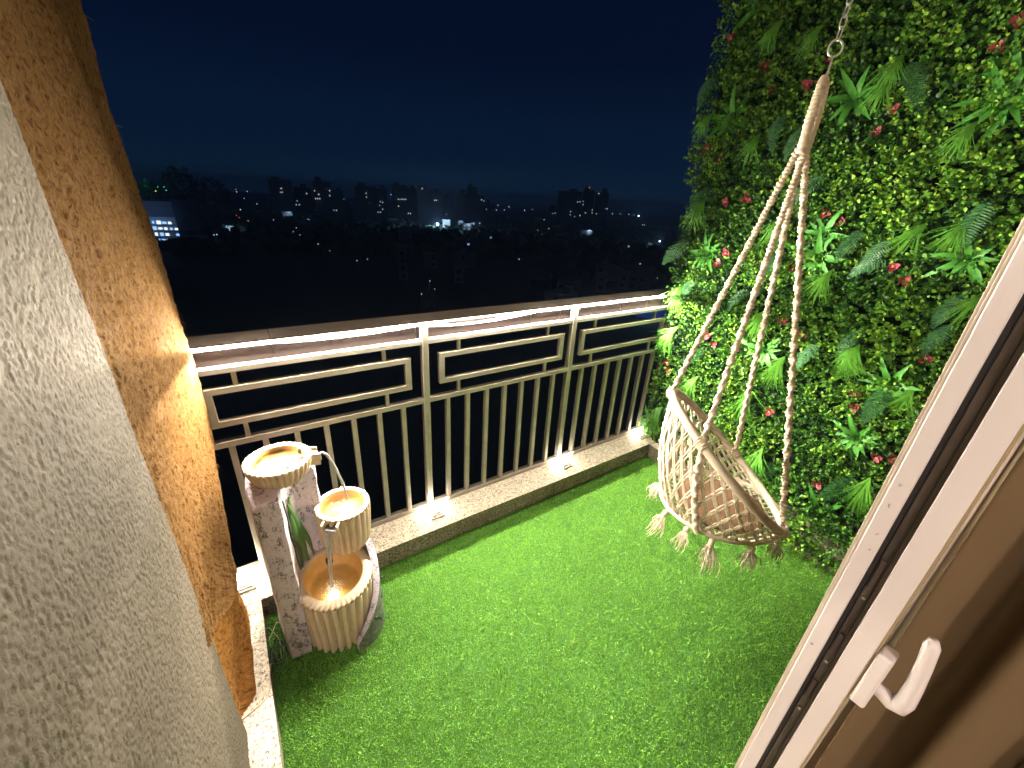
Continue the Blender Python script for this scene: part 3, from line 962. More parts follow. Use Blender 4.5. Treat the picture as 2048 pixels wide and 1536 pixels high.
chute((TX + 0.064, TY + 0.006, 0.772 + db), 0.061, 0.0215, 0.023, 0.015, 0.0065, 'bowl_spout', [M['cream'], M['cream']], tbowl)

# falling water
def stream(p0, v0, p1z, wid, strands, name):
    b_ = MB()
    v0 = Vector(v0); p0 = Vector(p0); g = 9.8
    for s in range(strands):
        off = Vector((rng.uniform(-wid, wid), rng.uniform(-wid, wid) * .6, 0))
        pts = []; rs = []
        T = (v0.z + math.sqrt(v0.z ** 2 + 2 * g * (p0.z - p1z))) / g
        for i in range(14):
            t = T * i / 13
            q = p0 + v0 * t - Vector((0, 0, .5 * g * t * t)) + off * (1 - 0.55 * i / 13) + Vector((rng.uniform(-.0007, .0007), rng.uniform(-.0007, .0007), 0))
            pts.append(q); rs.append(0.0022 + 0.0009 * math.sin(i * 1.9 + s * 2))
        b_.tube(pts, rs, 6)
    return part(name, b_, M['stream'], ft, True)
stream((TX + 0.126, TY + .011, 0.757), (0.33, 0.03, 0.0), 0.490, 0.007, 6, 'water_stream')
stream((0.125, 1.266, 0.476), (-0.10, -0.05, 0.0), 0.225, 0.010, 6, 'water_stream')
# splash foam: droplets where the streams land, white beads imitating glare over the lamps
def foam(cx_, cy_, z, sig, n_, rmax, lim):
    b_ = MB()
    for k in range(n_):
        a, r_ = rng.uniform(0, 6.283), abs(rng.gauss(0, sig))
        if r_ > lim: continue
        b_.ball((cx_ + r_ * math.cos(a), cy_ + r_ * math.sin(a), z + rng.uniform(0, .002)), rng.uniform(0.0006, rmax), 5, 3)
    return part('splash_and_glare', b_, M['foam'], ft, True, kind='stuff')
foam(0.104, 1.248, 0.2245, 0.022, 420, 0.0018, 0.050)
foam(PXc + .008, PYc - .004, 0.490, 0.028, 420, 0.0017, 0.064)

# slate fin curling round the right of the barrel
b = MB()
n = 34
vs_ = []
for i in range(n):
    u = i / (n - 1)
    a = R(-80 + 150 * u)
    h = 0.030 + 0.29 * min(1.0, (u / 0.62)) ** 0.9 if u < 0.62 else 0.320 + 0.012 * math.sin((u - .62) * 8)
    th = 0.020 + 0.016 * u
    r0 = 0.1385 + 0.004 * math.sin(u * 9); r1 = r0 + th
    for r_, z in ((r0, -0.008), (r1 + .004, -0.008), (r1, h - .002), (r0, h + .004)):
        vs_.append((BX + r_ * math.cos(a), BY + r_ * math.sin(a), z))
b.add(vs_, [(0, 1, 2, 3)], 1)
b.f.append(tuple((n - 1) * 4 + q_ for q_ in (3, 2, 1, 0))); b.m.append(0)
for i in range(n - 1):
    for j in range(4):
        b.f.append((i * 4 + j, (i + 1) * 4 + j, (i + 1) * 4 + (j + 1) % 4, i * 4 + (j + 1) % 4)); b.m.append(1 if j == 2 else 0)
part('slate_fin', b, [M['slate_dark'], M['slate']], ft, bev=0.0025)
for k, (a0, z0, a1, z1) in enumerate([(-30, 0.14, 5, 0.05), (-18, 0.20, 12, 0.10), (-52, 0.10, -36, 0.02)]):
    pts = []
    for i in range(8):
        u = i / 7; a = R(a0 + (a1 - a0) * u); r_ = 0.1385 + 0.030
        pts.append((BX + r_ * math.cos(a), BY + r_ * math.sin(a), z0 + (z1 - z0) * u + 0.02 * math.sin(u * 3.1)))
    b = MB(); b.tube(pts, [0.0045 - 0.003 * i / 7 for i in range(8)], 5); part('vine_relief', b, M['relief_dark'], ft, True)
b = MB(); b.tube([(0.225, 1.428, -0.008), (0.225, 1.428, 0.25), (0.215, 1.41, 0.35), (0.205, 1.39, 0.40)], [0.024, 0.022, 0.02, 0.016], 10); part('rock_support', b, M['slate_dark'], ft, True)

# pump cable heaped on the turf beside the pillar
cb = thing('pump_cable', 'thin cable coiled on the turf beside the slate pillar and led over the kerb', 'cable', (-0.115, 1.27, 0.0))
b = MB()
b.tube([(-0.085, 1.36, 0.03), (-0.10, 1.335, 0.075), (-0.125, 1.30, 0.06), (-0.13, 1.25, 0.10), (-0.155, 1.26, 0.102), (-0.152, 1.30, 0.106), (-0.125, 1.315, 0.088), (-0.10, 1.28, 0.045), (-0.105, 1.22, 0.02)], 0.0016, 6)
part('cable_loop', b, M['cap'], cb, True)
b = MB()
pts = []
for i in range(46):
    a = i * 0.52
    pts.append((-0.112 + (0.020 + .007 * math.sin(i * .9)) * math.cos(a), 1.235 + (0.045 + .012 * math.sin(i * .37)) * math.sin(a), 0.006 + 0.028 * abs(math.sin(i * .61)) + i * .0004))
b.tube(pts, 0.0016, 6); part('cable_loop', b, M['gasket'], cb, True)
b = MB()
pts = []
for i in range(60):
    a = i * 0.47
    pts.append((-0.108 + (0.018 + .008 * math.sin(i * .7)) * math.cos(a), 1.215 + (0.05 + .014 * math.sin(i * .31 + 1)) * math.sin(a), 0.012 + 0.045 * abs(math.sin(i * .43 + .5))))
b.tube(pts, 0.0014, 6); part('cable_loop', b, M['relief'], cb, True)
b = MB(); b.tube([(-0.125, 1.20, 0.03), (-0.132, 1.16, 0.098), (-0.1395, 1.12, 0.0985), (-0.142, 1.075, 0.0972), (-0.152, 1.05, 0.0970), (-0.175, 1.035, 0.0970), (-0.225, 1.018, 0.0970)], 0.0015, 6); part('cable_lead', b, M['cap'], cb, True)

# ================================================================== HANGING CHAIR
ch = thing('macrame_swing_chair', 'cream cotton macrame chair with tassels hanging on four ropes by the green wall', 'swing chair', (1.57, 0.66, 0.20))
HC = Vector((1.567, 0.668, 0.684)); HN = Vector((0.482, -0.451, 0.752)).normalized(); HR = 0.333
HG = (Vector((0, 0, -1)) + HN * HN.z).normalized(); HS_ = HN.cross(HG)
SC = Vector((1.575, 0.638, 0.457)); SR = 0.236
def hoop(a): a = R(a); return HC + HR * (HG * math.cos(a) + HS_ * math.sin(a))
def seat(a):
    """point of the lower ring met by the net from hoop angle a"""
    a = R(a)
    d = HG * math.cos(a) + HS_ * math.sin(a)
    d = Vector((d.x, d.y, 0))
    # keep an even spread around the ring
    h = Vector((HG.x, HG.y, 0)).normalized(); s = Vector((-h.y, h.x, 0))
    v2 = h * math.cos(a) + s * math.sin(a)
    return SC + SR * v2 + Vector((0, 0, -0.0125 * (v2.x) * SR / .236 * .3 + 0.012 * v2.dot(Vector((.3, -.9, 0)))))
def ring_tube(fn, r, n, segs, amp, step):
    pts = [fn(360 * i / segs) for i in range(segs)]
    b_ = MB(); b_.tube(pts, [r + (amp if i % step == 0 else 0) for i in range(segs)], n, closed=True)
    return b_
part('upper_hoop', ring_tube(hoop, 0.0150, 12, 620, 0.0018, 2), M['cotton'], ch, True)
part('seat_hoop', ring_tube(seat, 0.0105, 10, 400, 0.0014, 2), M['cotton'], ch, True)

# net between hoop and ring: diagonal cord pairs with a knot at each crossing
def netp(a, u):
    p, q = hoop(a), seat(a)
    w_ = p.lerp(q, u)
    out = (w_ - Vector((1.575, 0.65, w_.z))); out.z = 0
    out = out.normalized() if out.length > 1e-4 else Vector((0, 0, 0))
    ln = (p - q).length
    return w_ + out * 0.07 * ln * math.sin(math.pi * u) * (0.6 + 0.4 * u)
NA = 36; rows = 6
net = MB(); kn = MB()
stp = 360 / NA
def rowcount(a): return 7
for i in range(NA):
    for dirn in (1, -1):
        for pair in (-0.45, 0.45):
            pts = []
            for k in range(rows * 3 + 1):
                u = k / (rows * 3)
                a = (i + dirn * u * rows * 0.5) * stp + pair * stp * .22
                pts.append(netp(a, u) + Vector((0, 0, 0.0016 * dirn)))
            net.tube(pts, 0.0036, 5, cap=False)
    for k in range(1, rows):
        u = k / rows
        a = (i + (k % 2) * .5) * stp
        p = netp(a, u)
        kn.ball(p, 0.0085, 6, 4, sq=(1, 1, .9))
part('side_net', net, M['cotton'], ch, True, kind='stuff')
part('net_knot', kn, M['cotton'], ch, True, kind='stuff')
# seat net and the brown seat pad
b = MB()
for i in range(-8, 9):
    for dx, dy in ((1, 0), (0, 1)):
        o_ = i * 0.028; hl = math.sqrt(max(0, (SR - .004) ** 2 - o_ ** 2))
        pts = []
        for k in range(7):
            s = -hl + 2 * hl * k / 6
            x, y = (s, o_) if dx else (o_, s)
            x, y = (x * .7 - y * .7, x * .7 + y * .7)
            rr = (x * x + y * y) / SR ** 2
            pts.append(SC + Vector((x, y, -0.045 * (1 - rr))))
        b.tube(pts, 0.0045, 5, cap=False)
part('seat_net', b, M['cotton'], ch, True, kind='stuff')
b = MB()
b.lathe([(0.001, 0.418), (0.10, 0.424), (0.15, 0.437), (0.175, 0.449), (0.18, 0.456), (0.17, 0.462), (0.10, 0.458), (0.001, 0.454)], 40, SC.x, SC.y)
part('seat_pad', b, M['seat'], ch, True)

# ropes: twisted square knots
TOP = Vector((1.578, 0.728, 1.815))
def knot_rope(p0, p1, name, r=0.0105, sag=0.0):
    Ln = (p1 - p0).length
    nn = max(8, int(Ln / 0.0031))
    ax = (p1 - p0).normalized(); n1 = ax.orthogonal().normalized(); n2 = ax.cross(n1)
    vs2 = []; m_ = 12
    for i in range(nn + 1):
        s = i * Ln / nn
        u = i / nn
        c = p0.lerp(p1, u) + Vector((0, 0, -sag * 4 * u * (1 - u)))
        tw = s * 2 * math.pi / 0.095
        knob = 0.5 + 0.5 * math.cos(2 * math.pi * s / 0.047)
        for j in range(m_):
            a = 2 * math.pi * j / m_
            lob = 0.24 * math.cos(2 * (a - tw))
            rr = r * (0.80 + 0.22 * knob + lob * (0.55 + .45 * knob)) + 0.0019 * math.cos(2 * math.pi * s / 0.0125 + 1.3 * math.cos(a - tw))
            vs2.append(c + n1 * rr * math.cos(a) + n2 * rr * math.sin(a))
    fs2 = [(i * m_ + j, i * m_ + (j + 1) % m_, (i + 1) * m_ + (j + 1) % m_, (i + 1) * m_ + j) for i in range(nn) for j in range(m_)]
    b_ = MB(); b_.add(vs2, fs2)
    return part(name, b_, M['cotton'], ch, True)
ANG = [162, 222, 52, 305]
for k, a in enumerate(ANG):
    e_ = hoop(a)
    t0 = TOP + Vector(((-0.010, -0.004, 0.010, 0.012)[k], (0.006, -0.008, 0.008, -0.006)[k], -0.01 * k))
    knot_rope(t0, e_ + Vector((0, 0, 0.012)), 'knotted_rope')
    # collar of knots where the rope grips the hoop
    b = MB()
    t_ = (hoop(a + 3) - hoop(a - 3)).normalized()
    for q in range(-2, 3):
        c = e_ + t_ * q * 0.009
        n1 = t_.orthogonal().normalized(); n2 = t_.cross(n1)
        b.tube([c + (n1 * math.cos(v_) + n2 * math.sin(v_)) * 0.0185 for v_ in [2 * math.pi * i / 14 for i in range(14)]], 0.0052, 6, closed=True)
    part('rope_collar', b, M['cotton'], ch, True)
# one rope runs on outside the net down to the seat ring
pts_ = [hoop(222) + Vector((-.006, -.010, -.012))] + [netp(222 + 14 * u, u) + (netp(222, .5) - Vector((1.575, .65, netp(222, .5).z))).normalized() * 0.016 for u in (.25, .5, .75, 1.0)]
for p, q in zip(pts_, pts_[1:]): knot_rope(p, q, 'knotted_rope', 0.0115)
# whipped bundle above the ropes, folded over the hook
for dx, dz in ((-0.0165, 0), (0.0175, -0.006)):
    pts = [TOP + Vector((dx * 1.25, dx * .3, -0.035)), TOP + Vector((dx * 1.1, 0, 0.05)), TOP + Vector((dx, 0, 0.11)), TOP + Vector((dx * .75, 0, 0.150 + dz)), TOP + Vector((dx * .2, 0, 0.166 + dz))]
    P = []
    for i in range(len(pts) - 1):
        for k in range(20): P.append(pts[i].lerp(pts[i + 1], k / 20))
    P.append(pts[-1])
    b = MB(); b.tube(P, [0.0135 + 0.0016 * (0, .7, 1, .3)[i % 4] - 0.003 * (i / len(P)) for i in range(len(P))], 12)
    part('whipped_rope', b, M['cotton'], ch, True)
# tassels round the lower ring
def tassel(base, dirv, ln, seed):
    rg = random.Random(seed)
    b_ = MB(); base = Vector(base); d = Vector(dirv).normalized()
    e1 = d.orthogonal().normalized(); e2 = d.cross(e1)
    b_.tube([base, base + d * ln * .10, base + d * ln * .22, base + d * ln * .30], [0.007, 0.0125, 0.0115, 0.008], 8)
    for s in range(34):
        a = rg.uniform(0, 6.28); sp_ = abs(rg.gauss(0, .16)) + .03
        rad = (e1 * math.cos(a) + e2 * math.sin(a))
        P = [base + d * ln * .26 + rad * .006]
        l2 = rg.uniform(.45, 1.05)
        for q in range(1, 6):
            u = q / 5
            P.append(base + d * ln * (.26 + (l2 - .1) * u) + rad * (.006 + ln * sp_ * math.sin(u * 2.0)) + Vector((rg.uniform(-.004, .004), rg.uniform(-.004, .004), rg.uniform(-.003, .003) - .006 * u * u)))
        b_.tube(P, [0.0021, 0.0022, 0.0021, 0.0019, 0.0016, 0.0010], 4)
    return part('tassel', b_, M['cotton'], ch, True)
hdir = math.degrees(math.atan2(HG.y, HG.x))
for k, (wa, ln, out) in enumerate([(158, 0.115, .55), (184, 0.085, .85), (206, 0.115, .35), (240, 0.100, .12), (272, 0.090, .1), (314, 0.070, .1), (350, .09, .3), (60, .09, .3), (110, .09, .3)]):
    a = wa - hdir
    p = seat(a)
    o_ = (p - SC).normalized(); o_.z = 0
    tassel(p + Vector((0, 0, -.008)) + o_ * .006, o_ * out + Vector((0, 0, -1)), ln, 40 + k)

# chain and hook
cn = thing('hanging_chain', 'short steel chain with ring and hook carrying the hanging chair', 'chain', (1.60, 0.74, 2.9))
HK = TOP + Vector((0, 0, 0.162))
b = MB()
b.tube([HK + Vector((0.002, 0, -0.028)), HK + Vector((-0.006, 0, -0.016)), HK + Vector((-0.004, 0, 0.0)), HK + Vector((0.003, 0, 0.020)), HK + Vector((0.009, .002, 0.040)), HK + Vector((0.016, .004, 0.058))], 0.0032, 8)
part('hook', b, M['steel'], cn, True)
rc = HK + Vector((0.018, 0.006, 0.078))
b = MB(); b.tube([rc + Vector((0.020 * math.cos(v_) * .8, -0.020 * math.cos(v_) * .6, 0.020 * math.sin(v_))) for v_ in [2 * math.pi * i / 22 for i in range(22)]], 0.0030, 8, closed=True)
part('ring', b, M['steel'], cn, True)
for k in range(24):
    zc = rc.z + 0.034 + k * 0.0265
    if zc > 2.9: break
    c = Vector((rc.x + 0.0032 * 0, rc.y, zc))
    pts = []
    for i in range(18):
        v_ = 2 * math.pi * i / 18
        w_ = 0.0085 * math.cos(v_); h_ = 0.0165 * math.sin(v_)
        pts.append(c + (Vector((w_ * .8, -w_ * .6, h_)) if k % 2 else Vector((w_ * .6, w_ * .8, h_))))
    b = MB(); b.tube(pts, 0.0024, 6, closed=True); part('chain_link', b, M['steel'], cn, True)
b = MB(); b.box(1.25, 2.45, 0.35, 1.1, 2.9005, 2.96); 
b = MB(); b.box(1.54, 1.66, 0.68, 0.80, 2.88, 2.90); part('ceiling_plate', b, M['steel'], cn)
FL = [(1.372, 1.656), (1.275, 1.673), (0.888, 1.624), (0.813, 1.587), (1.346, 2.247), (1.127, 2.146), (1.286, 2.141), (1.06, 2.219), (0.801, 1.927), (0.778, 2.009), (0.541, 2.158), (0.518, 2.23), (1.556, 1.908), (1.467, 1.852), (1.301, 1.405), (1.331, 1.334), (1.018, 1.411), (0.949, 1.362), (0.914, 1.121), (0.81, 1.059), (1.004, 0.852), (1.092, 0.911), (1.238, 0.886), (1.288, 0.926), (0.57, 1.427), (0.522, 1.383), (0.36, 1.104), (0.52, 0.87), (0.498, 0.807), (0.349, 0.622), (0.51, 0.36), (0.831, 0.621), (0.984, 0.407), (1.555, 0.133), (1.488, 0.095), (1.516, 0.677), (1.484, 0.628), (0.328, 0.145), (0.335, 0.23), (0.296, 0.649), (1.559, 2.391)]
RO = [(1.454, 2.044), (0.926, 2.061), (0.471, 2.078), (0.469, 1.995), (1.421, 1.377), (0.868, 1.53), (0.857, 1.433), (0.373, 1.488), (0.418, 0.95), (0.451, 0.666), (0.96, 0.931), (0.458, 0.212), (1.533, 0.194), (1.442, 0.261), (1.465, 2.496), (0.412, 0.199), (1.589, 0.776)]
TU = [(1.315, 2.411, 1.367, 2.285), (1.282, 1.964, 1.304, 1.824), (1.5, 1.669, 1.514, 1.485), (1.514, 1.184, 1.552, 1.02), (1.49, 0.923, 1.584, 0.671), (1.065, 1.604, 1.052, 1.443), (0.781, 1.388, 0.814, 1.232), (1.0, 1.152, 1.028, 0.98), (0.848, 0.941, 0.869, 0.763), (0.529, 1.607, 0.569, 1.481), (0.515, 1.942, 0.549, 1.82), (0.81, 2.189, 0.826, 2.056), (0.576, 1.094, 0.563, 0.941), (0.341, 0.97, 0.348, 0.849), (0.509, 0.173, 0.481, -0.032), (0.34, 0.512, 0.34, 0.305), (1.467, 0.365, 1.496, 0.131), (0.292, 1.376, 0.316, 1.256), (0.945, 0.701, 0.977, 0.512), (0.802, 0.408, 0.798, 0.205), (0.416, 1.623, 0.431, 1.553), (1.278, 0.662, 1.305, 0.495), (1.567, 2.077, 1.604, 1.996), (1.135, 2.352, 1.181, 2.25), (0.612, 1.058, 0.55, 0.933), (0.816, 2.12, 0.828, 2.015)]
FE = [(1.552, 1.44, 1.673, 1.279), (1.2, 2.038, 1.187, 1.885), (1.084, 1.978, 1.111, 1.861), (0.777, 2.16, 0.684, 1.999), (1.614, 2.247, 1.65, 2.109), (1.129, 1.229, 1.189, 1.093), (0.58, 1.162, 0.623, 1.03), (0.602, 1.457, 0.693, 1.359), (0.726, 1.563, 0.764, 1.456), (0.38, 0.485, 0.464, 0.289), (0.39, 1.69, 0.386, 1.522), (0.329, 1.368, 0.362, 1.223), (0.731, 1.045, 0.761, 0.891), (1.487, 1.732, 1.532, 1.551), (0.422, 0.936, 0.433, 0.756), (0.719, 0.359, 0.754, 0.2), (1.462, 1.223, 1.498, 1.096), (1.291, 0.838, 1.338, 0.757), (0.613, 1.534, 0.653, 1.429), (0.328, 1.252, 0.341, 1.167), (0.948, 1.775, 0.997, 1.672), (1.017, 1.447, 1.042, 1.372)]
TW = [(71.0, 615.8, 25.0, 8.7),(96.9, 632.5, 20.7, 1.5),(113.1, 589.2, 20.5, 9.4),(137.7, 625.0, 15.3, 0.6),(189.1, 673.8, 29.8, 8.4),(204.3, 648.5, 14.5, 6.0),(214.4, 603.0, 19.1, 11.9),(236.9, 616.0, 14.5, 8.9),(212.7, 518.0, 11.2, 11.8),(234.8, 530.2, 19.3, 6.1),(276.6, 577.1, 16.0, 0.7),(273.7, 533.9, 15.7, 5.8),(295.9, 544.8, 13.5, 14.9),(301.8, 530.1, 10.8, 5.1),(359.0, 600.9, 14.8, -5.0),(419.1, 483.4, 33.5, 17.2),(452.0, 480.9, 16.4, 20.8),(458.9, 460.3, 18.8, 18.2),(565.9, 699.8, 14.0, -5.4),(31.0, 799.2, 30.9, -23.4),(1134.7, 980.6, 63.2, -14.2),(728.1, 1076.6, 58.5, -24.9),(-14.1, 329.6, 13.7, -8.9),]
WN = [(0, 71.4, 615.9, -1.0),(0, 70.0, 616.0, -5.2),(0, 71.9, 615.8, -5.1),(1, 101.6, 631.9, -5.4),(1, 89.5, 633.7, -14.6),(1, 88.0, 633.9, -19.1),(1, 91.5, 633.4, -19.0),(2, 104.4, 590.9, -1.3),(2, 108.5, 590.1, -5.2),(2, 121.1, 587.6, -0.3),(2, 120.5, 587.8, -5.8),(2, 106.6, 590.5, -9.9),(2, 109.1, 590.0, -9.8),(2, 104.4, 590.8, -10.0),(3, 130.2, 626.6, -15.3),(3, 129.2, 626.8, -24.1),(3, 131.9, 626.3, -23.9),(3, 134.7, 625.7, -23.8),(4, 189.2, 674.0, -1.3),(4, 189.4, 673.9, -6.3),(5, 201.9, 649.3, -11.1),(5, 204.9, 648.4, -12.0),(5, 200.6, 649.8, -16.3),(5, 204.3, 648.6, -21.2),(5, 197.9, 650.6, -25.6),(5, 200.9, 649.6, -25.4),(6, 212.7, 603.6, -6.3),(6, 215.0, 602.8, -6.2),(6, 217.3, 602.0, -6.0),(6, 219.8, 601.1, -5.9),(6, 222.3, 600.2, -5.7),(6, 212.6, 603.6, -14.9),(7, 229.2, 618.9, -14.9),(7, 231.7, 618.0, -24.3),(7, 234.3, 617.0, -24.1),(8, 213.0, 517.9, 8.1),(9, 234.6, 530.5, -4.3),(9, 236.7, 529.5, -4.1),(7, 234.5, 616.9, -24.6),(10, 273.4, 578.6, -22.4),(13, 302.6, 529.6, -0.6),(13, 305.4, 528.0, -1.8),(14, 353.9, 603.9, -14.0),(15, 427.9, 475.9, 4.0),(15, 430.3, 473.7, 4.2),(16, 447.0, 485.5, 5.2),(16, 447.4, 485.2, 1.0),(15, 421.6, 481.5, -9.1),(15, 421.6, 481.5, -13.2),(15, 426.3, 477.3, -15.4),(16, 457.6, 475.6, -5.5),(16, 457.9, 475.3, -9.3),(16, 450.9, 482.0, -9.9),(17, 455.2, 464.0, 16.3),(17, 465.6, 453.6, -2.6),(17, 464.1, 455.1, -2.7),(15, 431.9, 472.3, -13.5),(17, 455.4, 463.8, -10.2),]
ST = [(24.3, 899.7, -11.4, 'r'),(35.5, 899.3, -11.3, 'w'),(35.0, 899.3, -7.8, 'w'),(51.1, 898.5, -9.9, 'w'),(44.6, 898.9, -21.4, 'w'),(20.3, 899.8, -23.3, 'w'),(30.2, 820.1, -27.0, 'o'),(58.2, 839.2, -27.0, 'w'),(25.0, 629.7, -27.0, 'w'),(16.3, 514.3, -27.0, 'r'),(17.0, 480.1, -27.0, 'r'),(21.5, 438.2, -27.0, 'o'),(42.8, 458.6, -27.0, 'w'),(42.6, 338.9, -27.0, 'w'),(49.2, 371.6, -27.0, 'w'),(43.1, 314.8, -27.0, 'w'),(44.5, 262.0, -27.0, 'w'),(44.4, 231.5, -27.0, 'g'),(48.5, 196.0, -27.0, 'w'),(54.2, 199.7, -27.0, 'w'),(49.1, 122.8, -27.0, 'w'),(203.9, 876.6, -14.1, 'b'),(215.4, 873.8, -21.1, 'w'),(286.8, 853.1, -1.7, 'w'),(-3.6, 312.6, -27.0, 'b'),(-2.1, 315.5, -27.0, 'b'),(-25.4, 899.6, -14.6, 'b'),(-23.5, 899.7, -14.9, 'b'),(-72.4, 897.1, -16.0, 'y'),(-68.3, 897.4, -10.0, 'g'),(-60.8, 897.9, -9.6, 'g'),(-59.1, 898.1, -14.2, 'g'),(472.6, 765.9, -18.8, 'b'),(475.0, 764.4, -9.9, 'w'),(493.7, 752.5, -11.6, 'w'),(486.0, 757.5, -17.9, 'w'),(520.0, 734.5, -16.3, 'b'),(532.8, 725.4, -14.3, 'w'),(565.7, 700.0, -19.2, 'w'),(569.3, 697.1, -18.1, 'w'),(475.6, 610.9, -27.0, 'w'),(287.0, 378.1, -27.0, 'w'),(258.0, 332.1, -27.0, 'w'),(321.8, 403.0, -27.0, 'w'),(652.5, 619.9, -13.0, 'w'),(662.8, 608.9, -12.1, 'w'),(673.6, 596.9, -11.7, 'w'),(680.2, 589.4, -12.5, 'w'),(686.1, 582.5, -13.6, 'B'),(642.4, 532.9, -27.0, 'w'),(649.4, 534.5, -27.0, 'w'),(350.1, 266.5, -27.0, 'B'),(49.1, 122.7, -27.0, 'w'),(60.2, 141.9, -27.0, 'b'),(56.2, 128.6, -27.0, 'w'),(129.6, 185.3, -27.0, 'w'),(92.4, 105.8, -27.0, 'w'),(191.0, 155.4, -27.0, 'b'),(160.4, 119.6, -27.0, 'w'),(197.4, 440.3, -27.0, 'F'),(349.8, 693.1, -27.0, 'b'),]
HS = [(69.4, 581.0, 10.5, -31.5, -25.5, 'lit'),(76.3, 492.3, 4.2, -31.5, -27.7, 'lit'),(6.2, 407.0, 5.3, -31.5, -28.9, 'lit'),(-2.2, 346.6, 3.8, -31.5, -27.8, 'dim'),(18.4, 425.6, 4.3, -31.5, -28.0, 'dim'),(210.3, 445.3, 8.2, -31.5, -22.2, 'lit'),(243.4, 476.0, 6.6, -31.5, -24.7, 'lit'),(216.9, 409.8, 9.4, -31.5, -23.6, 'lit'),(260.9, 477.9, 4.9, -31.5, -26.9, 'lit'),(335.2, 351.8, 14.1, -31.5, -24.3, 'lit'),(261.5, 310.1, 8.3, -31.5, -25.4, 'dim'),(238.9, 232.5, 11.1, -31.5, -27.2, 'dim'),(388.9, 470.1, 9.6, -31.5, -27.6, 'dim'),(64.8, 183.4, 4.3, -31.5, -19.5, 'dim'),(85.0, 167.6, 4.4, -31.5, -24.1, 'dim'),(90.2, 211.7, 7.3, -31.5, -26.9, 'dim'),(181.2, 329.3, 6.9, -31.5, -26.6, 'dim'),(137.4, 131.2, 4.8, -31.5, -26.3, 'dim'),(157.6, 128.3, 13.3, -31.5, -23.9, 'dark'),(111.8, 123.9, 9.9, -31.5, -27.2, 'dark'),(153.1, 132.7, 5.4, -31.5, -25.6, 'dim'),(302.7, 257.8, 12.8, -31.5, -25.7, 'dim'),(173.9, 290.7, 11.7, -31.5, -26.3, 'dark'),(191.7, 293.5, 10.5, -31.5, -24.6, 'dark'),(171.6, 510.6, 11.4, -31.5, -26.0, 'dim'),]

b = MB(); b.box(-0.75, 2.60, 0.056, 1.80, 2.9005, 3.02)
struct('balcony_ceiling', b, M['room_wall'])

# ================================================================== GREEN WALL
gw = thing('artificial_green_wall', 'tall artificial plant wall of boxwood, ferns and red flowers at the balcony end', 'plant wall', (2.40, 0.85, 0.0))
def edgeY(z): return 1.565 + 0.085 * min(1, max(0, (z - 0.9) / 1.7)) + 0.012 * math.sin(z * 7)
b = MB(); b.box(2.415, 2.44, 0.06, 1.64, 0.05, 2.9)
part('backing_panel', b, M['fol_back'], gw)

def boxwood(ns):
    VV, FF, MI = [], [], []
    cl = smooth_noise(120, 220, 14, 26, nr); cl2 = smooth_noise(120, 220, 34, 62, nr)
    base_leaf = np.array([[0, 0, 0], [.34, .40, .10], [.80, .36, .06], [1, 0, -.03], [.80, -.36, .06], [.34, -.40, .10], [.5, 0, -.02]])
    cnt = 0
    for s in range(ns):
        z = nr.uniform(0.02, 2.88)
        ye = edgeY(z)
        y = nr.uniform(0.06, ye)
        c1 = cl[int(y / 1.75 * 119), int(z / 2.9 * 219)]; c2 = cl2[int(y / 1.75 * 119), int(z / 2.9 * 219)]
        if nr.random() > 0.55 + 0.9 * c2: continue
        ln = 0.035 + 0.055 * c1 + 0.045 * c2 * nr.random()
        ax = np.array([-1.0, nr.normal(0, .38), nr.normal(0.12, .38)])
        if y > ye - 0.05: ax[1] += 0.8
        if z < .1: ax[2] = abs(ax[2])
        ax /= np.linalg.norm(ax)
        e1 = np.cross(ax, [0.3, .2, 1]); e1 /= np.linalg.norm(e1); e2 = np.cross(ax, e1)
        p0 = np.array([2.38 - 0.145 * max(0.0, 1 - z / 0.40) * min(1.0, max(0.15, (1.45 - y) / 0.25)), y, z])
        nl = nr.integers(3, 6)
        tone = nr.random() * 0.55 + 0.45 * c1
        for k in range(nl):
            t = 0.35 + 0.65 * k / (nl - 1)
            an = k * 1.57 + nr.normal(0, .4)
            for sgn in (0, math.pi):
                a = an + sgn
                rd = e1 * math.cos(a) + e2 * math.sin(a)
                sp = 0.95 - 0.55 * k / nl + nr.normal(0, .18)
                d = ax * math.cos(sp * 1.2) + rd * math.sin(sp * 1.2)
                d /= np.linalg.norm(d)
                sd = np.cross(d, ax); sd /= (np.linalg.norm(sd) + 1e-6)
                sd = sd * math.cos(.4) + np.cross(d, sd) * math.sin(nr.normal(0, .4))
                nn = np.cross(d, sd)
                L_ = nr.uniform(0.011, 0.019)
                P = p0 + ax * ln * t
                VV.append(P + L_ * (base_leaf[:, :1] * d + base_leaf[:, 1:2] * sd + base_leaf[:, 2:] * nn))
                q = tone + nr.normal(0, .16) + 0.16 * (k / nl - .5)
                MI.append(4 if q < .30 else 0 if q < .48 else 1 if q < .66 else 2 if q < .86 else 3)
                cnt += 1
    V = np.concatenate(VV)
    o_ = np.arange(cnt)[:, None, None] * 7
    F = (o_ + np.array([[0, 1, 6], [1, 2, 6], [2, 3, 6], [3, 4, 6], [4, 5, 6], [5, 0, 6]])[None]).reshape(-1, 3)
    return V, F, np.repeat(np.array(MI), 6)


V, F, mi = boxwood(16000)
V = V - np.array([2.40, 0.85, 0.0])
me = mesh_np('boxwood_foliage', V, F, FOL, mi)
o = bpy.data.objects.new('boxwood_foliage', me); C.objects.link(o); o.parent = gw; o['kind'] = 'stuff'

